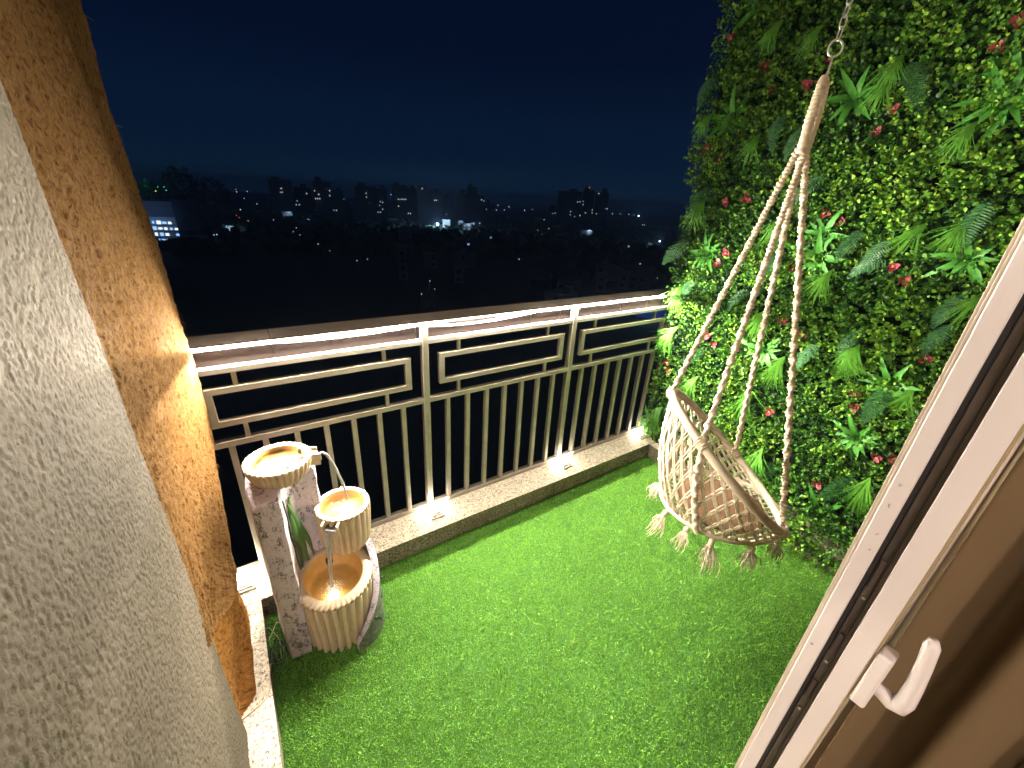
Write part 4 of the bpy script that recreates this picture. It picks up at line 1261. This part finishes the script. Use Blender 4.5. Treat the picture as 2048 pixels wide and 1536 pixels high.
# --- broad leaved rosettes: a dark heart (part) with separate leaves (sub-parts)
def blade_mesh(name, ln, wd, droop, m_, segs=6, fold=0.25):
    b_ = MB(); vs2 = []; fs2 = []
    for i in range(segs + 1):
        u = i / segs
        w_ = wd * (math.sin(math.pi * (0.10 + 0.90 * u) ** 0.85) ** 0.75 if u < 1 else 0.02)
        x = ln * u; z = -droop * ln * u * u + 0.12 * ln * math.sin(u * 3.1)
        vs2 += [(x, -w_, z + fold * w_), (x, 0, z), (x, w_, z + fold * w_)]
    for i in range(segs):
        for j in range(2): fs2.append((i * 3 + j, i * 3 + 3 + j, i * 3 + 4 + j, i * 3 + j + 1))
    b_.add(vs2, fs2)
    return b_.mesh(name, m_, smooth=True)
LEAFM = [blade_mesh('leaf', 0.098, 0.0105, 0.25, M['lily']), blade_mesh('leaf', 0.080, 0.0115, 0.05, M['lily']), blade_mesh('leaf', 0.112, 0.0095, 0.45, M['lily'])]
b = MB()
for k in range(9):
    a = k * 0.698
    d = Vector((-0.5, math.cos(a) * .6, math.sin(a) * .6)).normalized() * 0.045
    sd = Vector((0, -math.sin(a), math.cos(a))) * 0.006
    b.add([sd * -.5, sd * .5, d * .6 + sd, d, d * .6 - sd], [(0, 1, 2, 3, 4)])
b.ball((-.004, 0, 0), 0.008, 6, 4)
CORE = b.mesh('leafy_plant', M['lily_dark'])
def link_part(name, me_, parent, mw):
    """object with shared mesh, placed by a local matrix under its parent"""
    o_ = bpy.data.objects.new(name, me_); C.objects.link(o_); o_.parent = parent; o_.matrix_local = mw
    return o_
GO = Vector((2.40, 0.85, 0.0))
def frame(xdir, zdir):
    x = Vector(xdir).normalized(); z = Vector(zdir); z = (z - x * z.dot(x)).normalized(); y = z.cross(x)
    return Matrix(((x.x, y.x, z.x), (x.y, y.y, z.y), (x.z, y.z, z.z))).to_4x4()
for k, (y, z) in enumerate(RO):
    c = Vector((2.335, y, z)) - GO
    s = 1.05 + 0.25 * rng.random()
    r_ = link_part('leafy_plant', CORE, gw, Matrix.Translation(c) @ Matrix.Scale(s, 4))
    nl = 13
    for i in range(nl):
        a = i * 2.399 + rng.uniform(-.25, .25)
        out = 0.28 + 0.9 * (1 - i / nl) ** 1.1 * 0.0 + 0.55 * (i / nl)
        d = Vector((-out, math.cos(a), math.sin(a) - 0.12)).normalized()
        mloc = frame(d, Vector((-1, 0, 0.25)))
        mloc = Matrix.Rotation(rng.uniform(-.25, .25), 4, d) @ mloc
        link_part('leaf', LEAFM[i % 3], r_, mloc @ Matrix.Scale(rng.uniform(.8, 1.15), 4))
# --- drooping grass tufts
def tuft_mesh(seed):
    rg = random.Random(seed); b_ = MB()
    for k in range(46):
        an = rg.gauss(0, 0.34); ln = rg.uniform(0.10, 0.185); lift = rg.uniform(0.01, 0.05); w_ = rg.uniform(0.0014, 0.0028)
        vs2 = []
        for i in range(5):
            u = i / 4
            y = math.sin(an * (0.6 + 0.5 * u)) * ln * u; z = -math.cos(an) * ln * u; x = -lift * math.sin(u * 2.6) * 1.2
            ww = w_ * (1 - u) ** .6 + .0001
            vs2 += [(x, y - ww, z), (x - .0008, y + ww, z)]
        b_.add(vs2, [(i * 2, i * 2 + 1, i * 2 + 3, i * 2 + 2) for i in range(4)])
    return b_.mesh('grass_tuft', M['tuft'])
TM = [tuft_mesh(s) for s in range(4)]
for k, (y0, z0, y1, z1) in enumerate(TU):
    d = Vector((0, y1 - y0, z1 - z0)); s = d.length / 0.155
    an = math.atan2(d.y, -d.z)
    link_part('grass_tuft', TM[k % 4], gw, Matrix.Translation(Vector((2.300, y0, z0)) - GO) @ Matrix.Rotation(an, 4, 'X') @ Matrix.Scale(max(.85, min(1.35, s)), 4))
# --- fern fronds
def fern_mesh(seed):
    rg = random.Random(seed); b_ = MB(); n_ = 20; ln = 0.17
    def ra(u): return Vector((-0.03 * math.sin(u * 3.0), 0.015 * math.sin(u * 2.2), -ln * u))
    b_.tube([ra(i / 8) for i in range(9)], 0.0010, 4)
    for i in range(1, n_):
        u = i / n_; p = ra(u); l = 0.036 * math.sin(math.pi * (0.12 + .88 * u) ** .7) + .003
        for s in (-1, 1):
            tip = p + Vector((rg.uniform(-.004, .002), s * l, -l * .42)); w_ = 0.0036
            mid = p.lerp(tip, .5)
            b_.add([p + Vector((0, 0, w_ * .6)), p + Vector((0, 0, -w_ * .6)), mid + Vector((-.0015, 0, -w_)), tip, mid + Vector((-.0015, 0, w_))], [(0, 1, 2, 3, 4)])
    return b_.mesh('fern_frond', M['fern'])
FM = [fern_mesh(s) for s in range(3)]
for k, (y0, z0, y1, z1) in enumerate(FE):
    d = Vector((0, y1 - y0, z1 - z0)); s = d.length / 0.16; an = math.atan2(d.y, -d.z)
    link_part('fern_frond', FM[k % 3], gw, Matrix.Translation(Vector((2.305, y0, z0)) - GO) @ Matrix.Rotation(an, 4, 'X') @ Matrix.Rotation(rng.uniform(-.5, .5), 4, 'Z') @ Matrix.Scale(max(.9, min(1.3, s)), 4))
# --- red flowers with a stamen
b = MB()
for k in range(3):
    a = k * 2.094 + .4
    d = Vector((-.35, math.cos(a), math.sin(a))); sd = Vector((0, -math.sin(a), math.cos(a)))
    vs2 = []
    for i in range(5):
        u = i / 4; w_ = 0.0135 * math.sin(math.pi * (0.12 + .86 * u)) ** .8 + .0005
        c = d * 0.030 * u + Vector((-.012 * math.sin(u * 2.4), 0, 0))
        vs2 += [c - sd * w_ + Vector((-.005 * u, 0, 0)), c + Vector((.002, 0, 0)), c + sd * w_ + Vector((-.005 * u, 0, 0))]
    b.add(vs2, [(i * 3 + j, i * 3 + j + 1, i * 3 + j + 4, i * 3 + j + 3) for i in range(4) for j in range(2)])
FLM = b.mesh('flower', M['petal'], smooth=True)
b = MB()
for k in range(4):
    a = k * 1.57
    b.tube([(0, 0, 0), (-0.012, .002 * math.cos(a), .002 * math.sin(a)), (-0.024, .006 * math.cos(a), .006 * math.sin(a))], [.0009, .0009, .0016], 4)
STM = b.mesh('stamen', M['stamen'])
for k, (y, z) in enumerate(FL):
    mw = Matrix.Translation(Vector((2.315, y, z)) - GO) @ Matrix.Rotation(rng.uniform(-.5, .5), 4, 'Z') @ Matrix.Rotation(rng.uniform(-.4, .4), 4, 'Y') @ Matrix.Rotation(rng.uniform(0, 6.28), 4, 'X') @ Matrix.Scale(rng.uniform(.74, .98), 4)
    f_ = link_part('flower', FLM, gw, mw)
    link_part('stamen', STM, f_, Matrix.Identity(4))

# ================================================================== SLIDING DOOR (right edge of the opening)
dr = thing('sliding_door', 'white sliding balcony door frame with brown track channel and lever handle', 'door', (0.65, 0.04, 0.0))
DX = 0.65
H0, H1 = 0.0, 2.35
b = MB(); b.box(DX + 0.004, DX + 0.060, 0.0762, 0.0795, H0, H1); b.box(DX + 0.008, DX + 0.06, 0.0797, 0.0830, H0, H1)
part('edge_strip', b, M['upvc_warm'], dr, bev=0.0006)
b = MB(); b.box(DX, DX + 0.075, 0.0560, 0.0760, H0, H1); part('outer_stile', b, M['upvc'], dr, bev=0.0016)
b = MB(); b.box(DX + 0.003, DX + 0.075, 0.0515, 0.0559, H0, H1); part('gasket', b, M['gasket'], dr)
b = MB(); b.box(DX + 0.020, DX + 0.075, 0.0410, 0.0514, H0, H1); b.box(DX + 0.014, DX + 0.075, 0.0352, 0.0409, H0, H1); part('track_channel', b, M['channel'], dr, bev=0.001)
b = MB(); b.box(DX, DX + 0.070, 0.0085, 0.0350, H0, H1); part('sash_stile', b, M['upvc'], dr, bev=0.0016)
b = MB(); b.box(DX + 0.003, DX + 0.070, 0.0058, 0.0084, H0, H1); part('glazing_bead', b, M['bead'], dr, bev=0.0006)
b = MB(); b.box(DX + 0.071, 1.74, 0.018, 0.022, 0.06, H1 - .06); part('glass_pane', b, M['glass'], dr)
b = MB(); b.box(DX + 0.071, 1.75, 0.0085, 0.033, 0.0, 0.059); b.box(DX + .071, 1.75, .0085, .033, H1 - .059, H1); b.box(1.745, 1.75, .008, .033, .06, H1 - .06); part('sash_rail', b, M['upvc'], dr)
# lock parts inside the channel
for z, hh_, nm in ((1.155, 0.026, 'lock_plate'), (1.010, 0.020, 'lock_plate'), (0.895, 0.022, 'lock_plate')):
    b = MB(); b.box(DX + 0.0165, DX + 0.0195, 0.0425, 0.0495, z - hh_, z + hh_); part(nm, b, M['cap_edge'], dr, bev=0.001)
for z in (1.108, 0.965, 0.84):
    b = MB(); b.tube([(DX + 0.0168, 0.0462, z), (DX + 0.0195, 0.0462, z)], 0.0026, 10); part('screw', b, M['steel'], dr)
b = MB()
for y, z in ((0.0665, 1.268), (0.0640, 1.222), (0.0628, 1.196), (0.0690, 0.995), (0.0688, 0.992), (0.0672, 1.30)):
    pts = [(DX - .0004, y + rng.uniform(-.0015, .0015), z + rng.uniform(-.003, .003)) for _ in range(4)]
    b.tube(pts, 0.0006, 4)
part('scuff_mark', b, M['scuff'], dr)
# lever handle on the room side
hb = MB(); hb.box(DX - 0.002, DX + 0.028, -0.0125, 0.0056, 0.950, 1.056); hp = part('handle_plate', hb, M['upvc'], dr, bev=0.004, seg=3)
hb = MB()
pts = [(DX + 0.012, -0.006, 0.992), (DX + 0.012, -0.018, 0.990), (DX + 0.011, -0.030, 0.986), (DX + 0.010, -0.0375, 0.990), (DX + 0.010, -0.0400, 1.004), (DX + 0.010, -0.0385, 1.035), (DX + 0.010, -0.0345, 1.075), (DX + 0.009, -0.0300, 1.108), (DX + 0.009, -0.0280, 1.118)]
hb.tube(pts, [0.0108, 0.0104, 0.0110, 0.0114, 0.0106, 0.0092, 0.0086, 0.0086, 0.0056], 16)
part('lever', hb, M['upvc'], hp, True)

# curtain behind the leaf, room side
ct = thing('brown_curtain', 'brown curtain hanging in folds inside the room beside the door handle', 'curtain', (1.0, -0.08, 0.0))
vs_ = []; ny, nz = 140, 34
for i in range(nz):
    z = 0.02 + 2.28 * i / (nz - 1)
    for j in range(ny):
        u = j / (ny - 1)
        # gathered bunch: leading hem beside the sash, deep folds towards the room
        y = -0.0135 - 0.62 * u + 0.012 * math.sin(u * 47 + z * .8)
        x = 0.735 + 0.06 * u + 0.034 * (1 - math.cos(u * 38 + 0.5 * math.sin(z * 1.3))) * min(1, u * 14) + 0.008 * math.sin(z * 2.3 + u * 9)
        vs_.append((x, y, z))
fs = [(i * ny + j, i * ny + j + 1, (i + 1) * ny + j + 1, (i + 1) * ny + j) for i in range(nz - 1) for j in range(ny - 1)]
b = MB(); b.add(vs_, fs); o = part('curtain_cloth', b, M['curtain'], ct, True)
s = o.modifiers.new('thick', 'SOLIDIFY'); s.thickness = 0.003
vs_ = []; ny, nz = 100, 8
for i in range(nz):
    z = 0.02 + 2.28 * i / (nz - 1)
    for j in range(ny):
        u = j / (ny - 1)
        vs_.append((0.86 + 0.9 * u, -0.075 - 0.022 * math.cos(u * 52 + z * .4), z))
fs = [(i * ny + j, i * ny + j + 1, (i + 1) * ny + j + 1, (i + 1) * ny + j) for i in range(nz - 1) for j in range(ny - 1)]
b = MB(); b.add(vs_, fs); part('curtain_cloth', b, M['curtain'], ct, True)
b = MB(); b.tube([(0.70, -0.05, 2.315), (1.72, -0.05, 2.315)], 0.010, 8); part('curtain_rod', b, M['bead'], ct, True)

# ================================================================== THE TOWN
ORD = ['first', 'second', 'third', 'fourth', 'fifth', 'sixth', 'seventh', 'eighth', 'ninth', 'tenth', 'eleventh', 'twelfth', 'thirteenth', 'fourteenth', 'fifteenth', 'sixteenth', 'seventeenth', 'eighteenth', 'nineteenth', 'twentieth', 'twenty-first', 'twenty-second', 'twenty-third']
def face_box(mb, cx_, cy_, w_, d_, z0, z1, ang, mi=0, off=(0, 0)):
    """box of width w (along the facade) and depth d behind it; ang = bearing from the balcony"""
    ux, uy = math.cos(ang), -math.sin(ang); vx, vy = math.sin(ang), math.cos(ang)
    P = []
    for z in (z0, z1):
        for a, bq in ((-w_ / 2, 0), (w_ / 2, 0), (w_ / 2, d_), (-w_ / 2, d_)):
            a += off[0]; bb_ = bq + off[1]
            P.append((cx_ + ux * a + vx * bb_, cy_ + uy * a + vy * bb_, z))
    mb.add(P, [(0, 3, 2, 1), (4, 5, 6, 7), (0, 1, 5, 4), (1, 2, 6, 5), (2, 3, 7, 6), (3, 0, 4, 7)], mi)
order = sorted(range(len(TW)), key=lambda i: math.atan2(TW[i][0], TW[i][1]))
rank = {i: r_ for r_, i in enumerate(order)}
tw_o = {}
for i, (x, y, w_, top) in enumerate(TW):
    nwin = sum(1 for q in WN if q[0] == i)
    ang = math.atan2(x, y)
    lb = 'dark apartment block, %s from the left on the skyline, %s' % (ORD[rank[i]], 'with %d lit windows' % nwin if nwin > 1 else 'with one lit window' if nwin else 'without lit windows')
    t = thing('apartment_block', lb, 'building', (x, y, GZ), 'apartment blocks on the skyline')
    tw_o[i] = (t, ang)
    dp = max(10, w_ * .7)
    b = MB(); face_box(b, x, y, w_, dp, GZ, top, ang); part('block_wall', b, M['facade_dark'], t)
    if w_ > 12:
        b = MB(); face_box(b, x, y, w_ * .35, dp * .5, top, top + 3.2 + (i % 3), ang, off=(w_ * (.12 if i % 2 else -.18), 3)); part('stair_head', b, M['facade_dark'], t)
        for k in range(0, int((top - GZ) / 3.2), 2):
            for sgn in (-1, 1):
                b = MB(); face_box(b, x, y, w_ * .22, 1.2, GZ + 1 + k * 3.2, GZ + 2.0 + k * 3.2, ang, off=(sgn * w_ * .22, -1.21)); part('balcony_parapet', b, M['facade_dark'], t)
    if i == 12:
        b = MB(); b.tube([(x, y + 4, top), (x, y + 4, top + 9)], 0.7, 6); part('mast', b, M['pole'], t)
for q in WN:
    t, ang = tw_o[q[0]]
    x, y, w_, top = TW[q[0]]
    hw = 0.55 + 0.3 * rng.random(); hh_ = 0.75
    b = MB(); face_box(b, q[1], q[2], hw * 2, 0.25, q[3] - hh_, q[3] + hh_, ang, off=(0, -1.5))
    part('lit_window', b, M['win_' + rng.choice('wwwyb')], t)
b = MB(); b.ball((449, 478, 23.5), 0.7); part('beacon', b, M['lamp_r'], tw_o[16][0])

hord = sorted(range(len(HS)), key=lambda i: math.atan2(HS[i][0], HS[i][1]))
hrank = {i: r_ for r_, i in enumerate(hord)}
for i, (x, y, w_, z0, z1, kd) in enumerate(HS):
    ang = math.atan2(x, y)
    rk = ORD[hrank[i]] if hrank[i] < 23 else ('second to last' if hrank[i] == 23 else 'last')
    lb = '%s flat roofed house, %s from the left among low houses' % ({'lit': 'brightly lit pale', 'dim': 'faintly lit pale', 'dark': 'unlit grey'}[kd], rk)
    t = thing('house', lb, 'building', (x, y, GZ), 'low houses in the dark town')
    fm = M['facade_grey'] if kd == 'dark' else M['facade_dim'] if kd == 'dim' else M['facade_pale']
    b = MB(); face_box(b, x, y, w_, max(6, w_ * .8), GZ, z1 - .6, ang); part('house_wall', b, fm, t)
    b = MB(); face_box(b, x, y, w_ + .5, max(6.4, w_ * .8 + .5), z1 - .6, z1, ang, off=(0, -.25)); part('roof_parapet', b, fm, t)
    nw = max(1, int(w_ / 3.2))
    for k in range(nw):
        for fl in range(max(1, int((z1 - GZ) / 3.4))):
            o_ = (k + .5) * w_ / nw - w_ / 2; zc = GZ + 1.9 + fl * 3.2
            lit = kd == 'lit' and rng.random() < .55
            if kd != 'lit' and (k * 7 + fl * 3 + i) % 3 == 0: continue
            o_ += rng.uniform(-.4, .4)
            b = MB(); face_box(b, x, y, rng.uniform(.8, 1.7), 0.1, zc - .65, zc + rng.uniform(.3, .75), ang, off=(o_, -.11)); part('window', b, M['win_' + rng.choice('wb')] if lit else M['dark_glass'], t)
    if kd == 'lit':
        vx, vy = math.sin(ang), math.cos(ang)
        b = MB(); b.tube([(x - vx * .05 + w_ * .2, y - vy * .05, z1 - .3), (x - vx * 1.6 + w_ * .2, y - vy * 1.6, z1 + .2)], .08, 5); part('wall_lamp_arm', b, M['pole'], t)
        ld = bpy.data.lights.new('wall_lamp_glow', 'POINT'); ld.energy = 330; ld.color = (0.40, 0.66, 1.0); ld.shadow_soft_size = .3
        lo = bpy.data.objects.new('wall_lamp_glow', ld); C.objects.link(lo); lo.location = (x - vx * 3.5 + w_ * .2, y - vy * 3.5, z1 + .2)

# many more low houses, hardly visible in the dark
for k in range(40):
    a_ = rng.uniform(0.30, 1.12); D_ = rng.uniform(150, 560)
    x, y = D_ * math.sin(a_), D_ * math.cos(a_); w_ = rng.uniform(6, 13); z1 = GZ + rng.choice((3.6, 6.8, 6.8, 10.0))
    t = thing('house', 'small flat roofed house hardly visible in the dark town', 'building', (x, y, GZ), 'houses lost in the dark')
    fm = rng.choice((M['facade_grey'], M['facade_dim'], M['facade_dark'])); ang = a_ + rng.uniform(-.5, .5)
    b = MB(); face_box(b, x, y, w_, 8, GZ, z1, ang); part('house_wall', b, fm, t)
    b = MB(); face_box(b, x, y, w_ + .4, 8.4, z1, z1 + .7, ang, off=(0, -.2)); part('roof_parapet', b, fm, t)
    b = MB(); face_box(b, x, y, w_ * .3, 3, z1 + .7, z1 + 3.0, ang, off=(w_ * rng.uniform(-.3, .3), 3)); part('stair_head', b, fm, t)
    b = MB(); face_box(b, x, y, 1.3, .1, z1 - 2.2, z1 - 1.0, ang, off=(rng.uniform(-w_ * .3, w_ * .3), -.11)); part('window', b, M['win_' + rng.choice('wyb')] if k % 4 == 0 else M['dark_glass'], t)

# long blue-lit building at the far left
t = thing('long_building', 'long low building at far left with rows of blue lit bays', 'building', (-28, 333, GZ))
ang = math.atan2(-28, 333)
b = MB(); face_box(b, -28, 338, 36, 12, GZ, -10.5, ang); part('upper_block', b, M['facade_dim'], t)
b = MB(); face_box(b, -28, 333, 31, 4.8, GZ, -19.6, ang); part('front_wing', b, M['facade_pale'], t)
b = MB(); face_box(b, -28, 333, 33, 3, -19.5, -19.0, ang, off=(0, -1.5)); part('canopy', b, M['facade_pale'], t)
for k in range(12):
    for r_ in range(4):
        if rng.random() < (.25 if k < 8 else .45): continue
        hh_ = rng.uniform(.5, 1.1)
        b = MB(); zc = -21.4 - 3.3 * r_ - .12 * k
        face_box(b, -28, 333, rng.uniform(.9, 2.0), 0.2, zc - hh_, zc + hh_, ang, off=(-14.2 + 2.55 * k, -.25)); part('lit_window', b, M['bay_' + rng.choice('wbb')], t)
for k in range(4):
    b = MB(); face_box(b, -28, 333, 30, 1.0, -23.2 - 3.3 * k, -22.9 - 3.3 * k, ang, off=(0, -1.01)); part('balcony_slab', b, M['facade_pale'], t)
ld = bpy.data.lights.new('bay_glow', 'POINT'); ld.energy = 1100; ld.color = (0.22, 0.45, 1.0); ld.shadow_soft_size = .5
lo = bpy.data.objects.new('bay_glow', ld); C.objects.link(lo); lo.location = (-30, 321, -17)
ld = bpy.data.lights.new('green_lamp_glow', 'POINT'); ld.energy = 900; ld.color = (0.1, 1.0, 0.45); ld.shadow_soft_size = .5
lo = bpy.data.objects.new('green_lamp_glow', ld); C.objects.link(lo); lo.location = (-52, 540, -2)

# blue walled shed seen through the railing, and a pale roof below it
t = thing('shed', 'small blue lit shed far below beside the green wall edge', 'building', (121, 90, GZ))
ang = math.atan2(121, 90)
b = MB(); face_box(b, 121, 90, 10, 6, GZ, GZ + 4.5, ang); part('shed_wall', b, M['tarp'], t)
b = MB(); face_box(b, 121, 90, 11, 7, GZ + 4.5, GZ + 4.8, ang, off=(0, -.5)); part('shed_roof', b, M['facade_grey'], t)
b = MB(); face_box(b, 121, 90, 1.2, .12, GZ + 1.5, GZ + 3.0, ang, off=(-2.6, -.13)); part('door', b, M['dark_glass'], t)
ld = bpy.data.lights.new('shed_glow', 'POINT'); ld.energy = 260; ld.color = (0.3, 0.55, 1.0); ld.shadow_soft_size = .3
lo = bpy.data.objects.new('shed_glow', ld); C.objects.link(lo); lo.location = (114, 86, GZ + 5)

# street lights
LBL = {'w': 'small white street light glowing in the dark town', 'r': 'small red light in the dark town at left', 'o': 'small orange light in the dark town at left',
       'g': 'small green lamp glowing among the dark trees', 'y': 'small yellow lamp on the skyline at far left', 'b': 'small blue white lamp glowing in the dark town',
       'B': 'bright blue white lamp glaring at the right of the town', 'F': 'brightest blue white floodlight in the middle of the town'}
for k, (x, y, z, kd) in enumerate(ST):
    if kd in 'gy' and y > 850: x, y, z = x * .585, y * .585, 1.6 + (z - 1.6) * .585
    D_ = math.hypot(x, y)
    t = thing('street_light', LBL[kd], 'street light', (x, y, GZ), {'w': 'white street lights', 'r': 'red town lights', 'o': 'orange town lights', 'g': 'green town lamps', 'b': 'blue white town lamps', 'B': 'glaring lamps'}.get(kd))
    r_ = D_ * (0.00072 if kd in 'wrogyb' else 0.0013 if kd == 'B' else 0.0032) * rng.uniform(.75, 1.2)
    b = MB(); b.tube([(x, y + .3, GZ), (x, y + .3, z)], max(.08, D_ * .0001), 5); part('pole', b, M['pole'], t)
    b = MB(); b.ball((x, y, z), r_, 8, 6); part('lamp_head', b, M['lamp_' + kd], t, True)
    if kd in 'BF':
        ld = bpy.data.lights.new('lamp_glow', 'POINT'); ld.energy = 16000 if kd == 'F' else 4000; ld.color = (0.45, 0.72, 1.0); ld.shadow_soft_size = r_
        lo = bpy.data.objects.new('lamp_glow', ld); C.objects.link(lo); lo.location = (x * .985, y * .985, z + 1.5)

# trees: dark crowns against the sky at the left, and a few in the middle
def tree_mesh(seed, h_, w_):
    rg = random.Random(seed); cr_ = MB(); tr = MB()
    tr.tube([(0, 0, 0), (0.2, 0, h_ * .25), (0, .2, h_ * .5)], [h_ * .03, h_ * .024, h_ * .012], 7)
    for k in range(5):
        a = k * 1.3
        tr.tube([(0, 0, h_ * .35), (math.cos(a) * w_ * .22, math.sin(a) * w_ * .22, h_ * .55), (math.cos(a) * w_ * .38, math.sin(a) * w_ * .38, h_ * .75)], [h_ * .012, h_ * .008, h_ * .003], 5)
    for k in range(900):
        a, ph = rg.uniform(0, 6.283), math.acos(rg.uniform(-.75, 1)); rr = rg.uniform(.55, 1.0) ** .5
        lob = 1 + .16 * math.sin(3 * a + seed) * math.sin(2.5 * ph + seed) + .1 * math.sin(7 * a)
        c = Vector((w_ * .5 * lob * rr * math.sin(ph) * math.cos(a), w_ * .5 * lob * rr * math.sin(ph) * math.sin(a), h_ * .62 + h_ * .38 * lob * rr * math.cos(ph)))
        s = h_ * rg.uniform(.022, .045)
        q = Matrix.Rotation(rg.uniform(0, 6.28), 3, Vector((rg.gauss(0, 1), rg.gauss(0, 1), rg.gauss(0, 1))).normalized())
        cr_.add([c + q @ Vector(v_) * s for v_ in ((-1, 0, 0), (0, -.6, .2), (1, 0, 0), (0, .6, .2))], [(0, 1, 2, 3)])
    return cr_.mesh('crown', M['tree_leaf']), tr.mesh('trunk', M['bark'])
TREES = [(-50.0, 557, 34.5, 24, 'tall spreading tree at far left with green lamplight beside it'), (-25.5, 560, 46, 31, 'tallest round dark tree against the sky at left'), (-1.0, 560, 40, 34, 'dome shaped dark tree right of the tallest tree at left'),
         (30, 240, 14, 13, 'dark tree in the middle of the town, nearest the left lamps'), (62, 240, 13, 12, 'dark tree in front of the pale pillar house'), (150, 230, 13, 12, 'dark tree below the floodlight'), (215, 250, 14, 13, 'dark tree between floodlight and right hand towers'), (300, 300, 15, 14, 'dark tree below the right hand towers'), (330, 240, 14, 13, 'dark tree at the right by the glaring lamp')]
for k, (x, y, h_, w_, lb) in enumerate(TREES):
    a, c_ = tree_mesh(k, h_, w_)
    t = thing('tree', lb, 'tree', (x, y, GZ), 'dark trees in the town')
    link_part('crown', a, t, Matrix.Identity(4)); link_part('trunk', c_, t, Matrix.Identity(4))
# far off wooded ground that reads as one dark mass
V = []
n = 9000
ang_ = nr.uniform(-0.25, 1.35, n); D_ = nr.uniform(0.18, 1, n) ** .7 * 900
cx_ = np.sin(ang_) * D_; cy_ = np.cos(ang_) * D_
hh_ = nr.uniform(3, 7, n); ww = nr.uniform(3, 7, n)
q = nr.uniform(0, 6.28, n)
P = np.empty((n, 4, 3))
for k, (a, z) in enumerate(((-1, 0), (1, 0), (.55, 1), (-.6, .85))):
    P[:, k] = np.stack([cx_ + a * ww * np.cos(q), cy_ + a * ww * np.sin(q), GZ + z * hh_], -1)
P[:, 2, 1] += 2
me = mesh_np('woodland', P.reshape(-1, 3), np.arange(n * 4).reshape(n, 4), [M['tree_leaf']])
o = bpy.data.objects.new('woodland', me); C.objects.link(o); o['kind'] = 'stuff'; tag(o, 'dark mass of low trees and scrub spreading across the night town', 'woodland')

# night haze over the town
b = MB(); b.box(-2510, 2510, -2510, 2510, GZ - 1, 27)
hm = bpy.data.materials.new('night_haze'); hm.use_nodes = True
t_ = hm.node_tree; t_.nodes.clear()
o_ = t_.nodes.new('ShaderNodeOutputMaterial'); pv = t_.nodes.new('ShaderNodeVolumePrincipled')
pv.inputs['Color'].default_value = (0.50, 0.70, 1.0, 1); pv.inputs['Density'].default_value = 0.0006
t_.links.new(pv.outputs[0], o_.inputs['Volume'])
hz = part('haze', b, hm); hz['kind'] = 'stuff'; tag(hz, 'thin night haze lying over the whole town and horizon', 'haze')
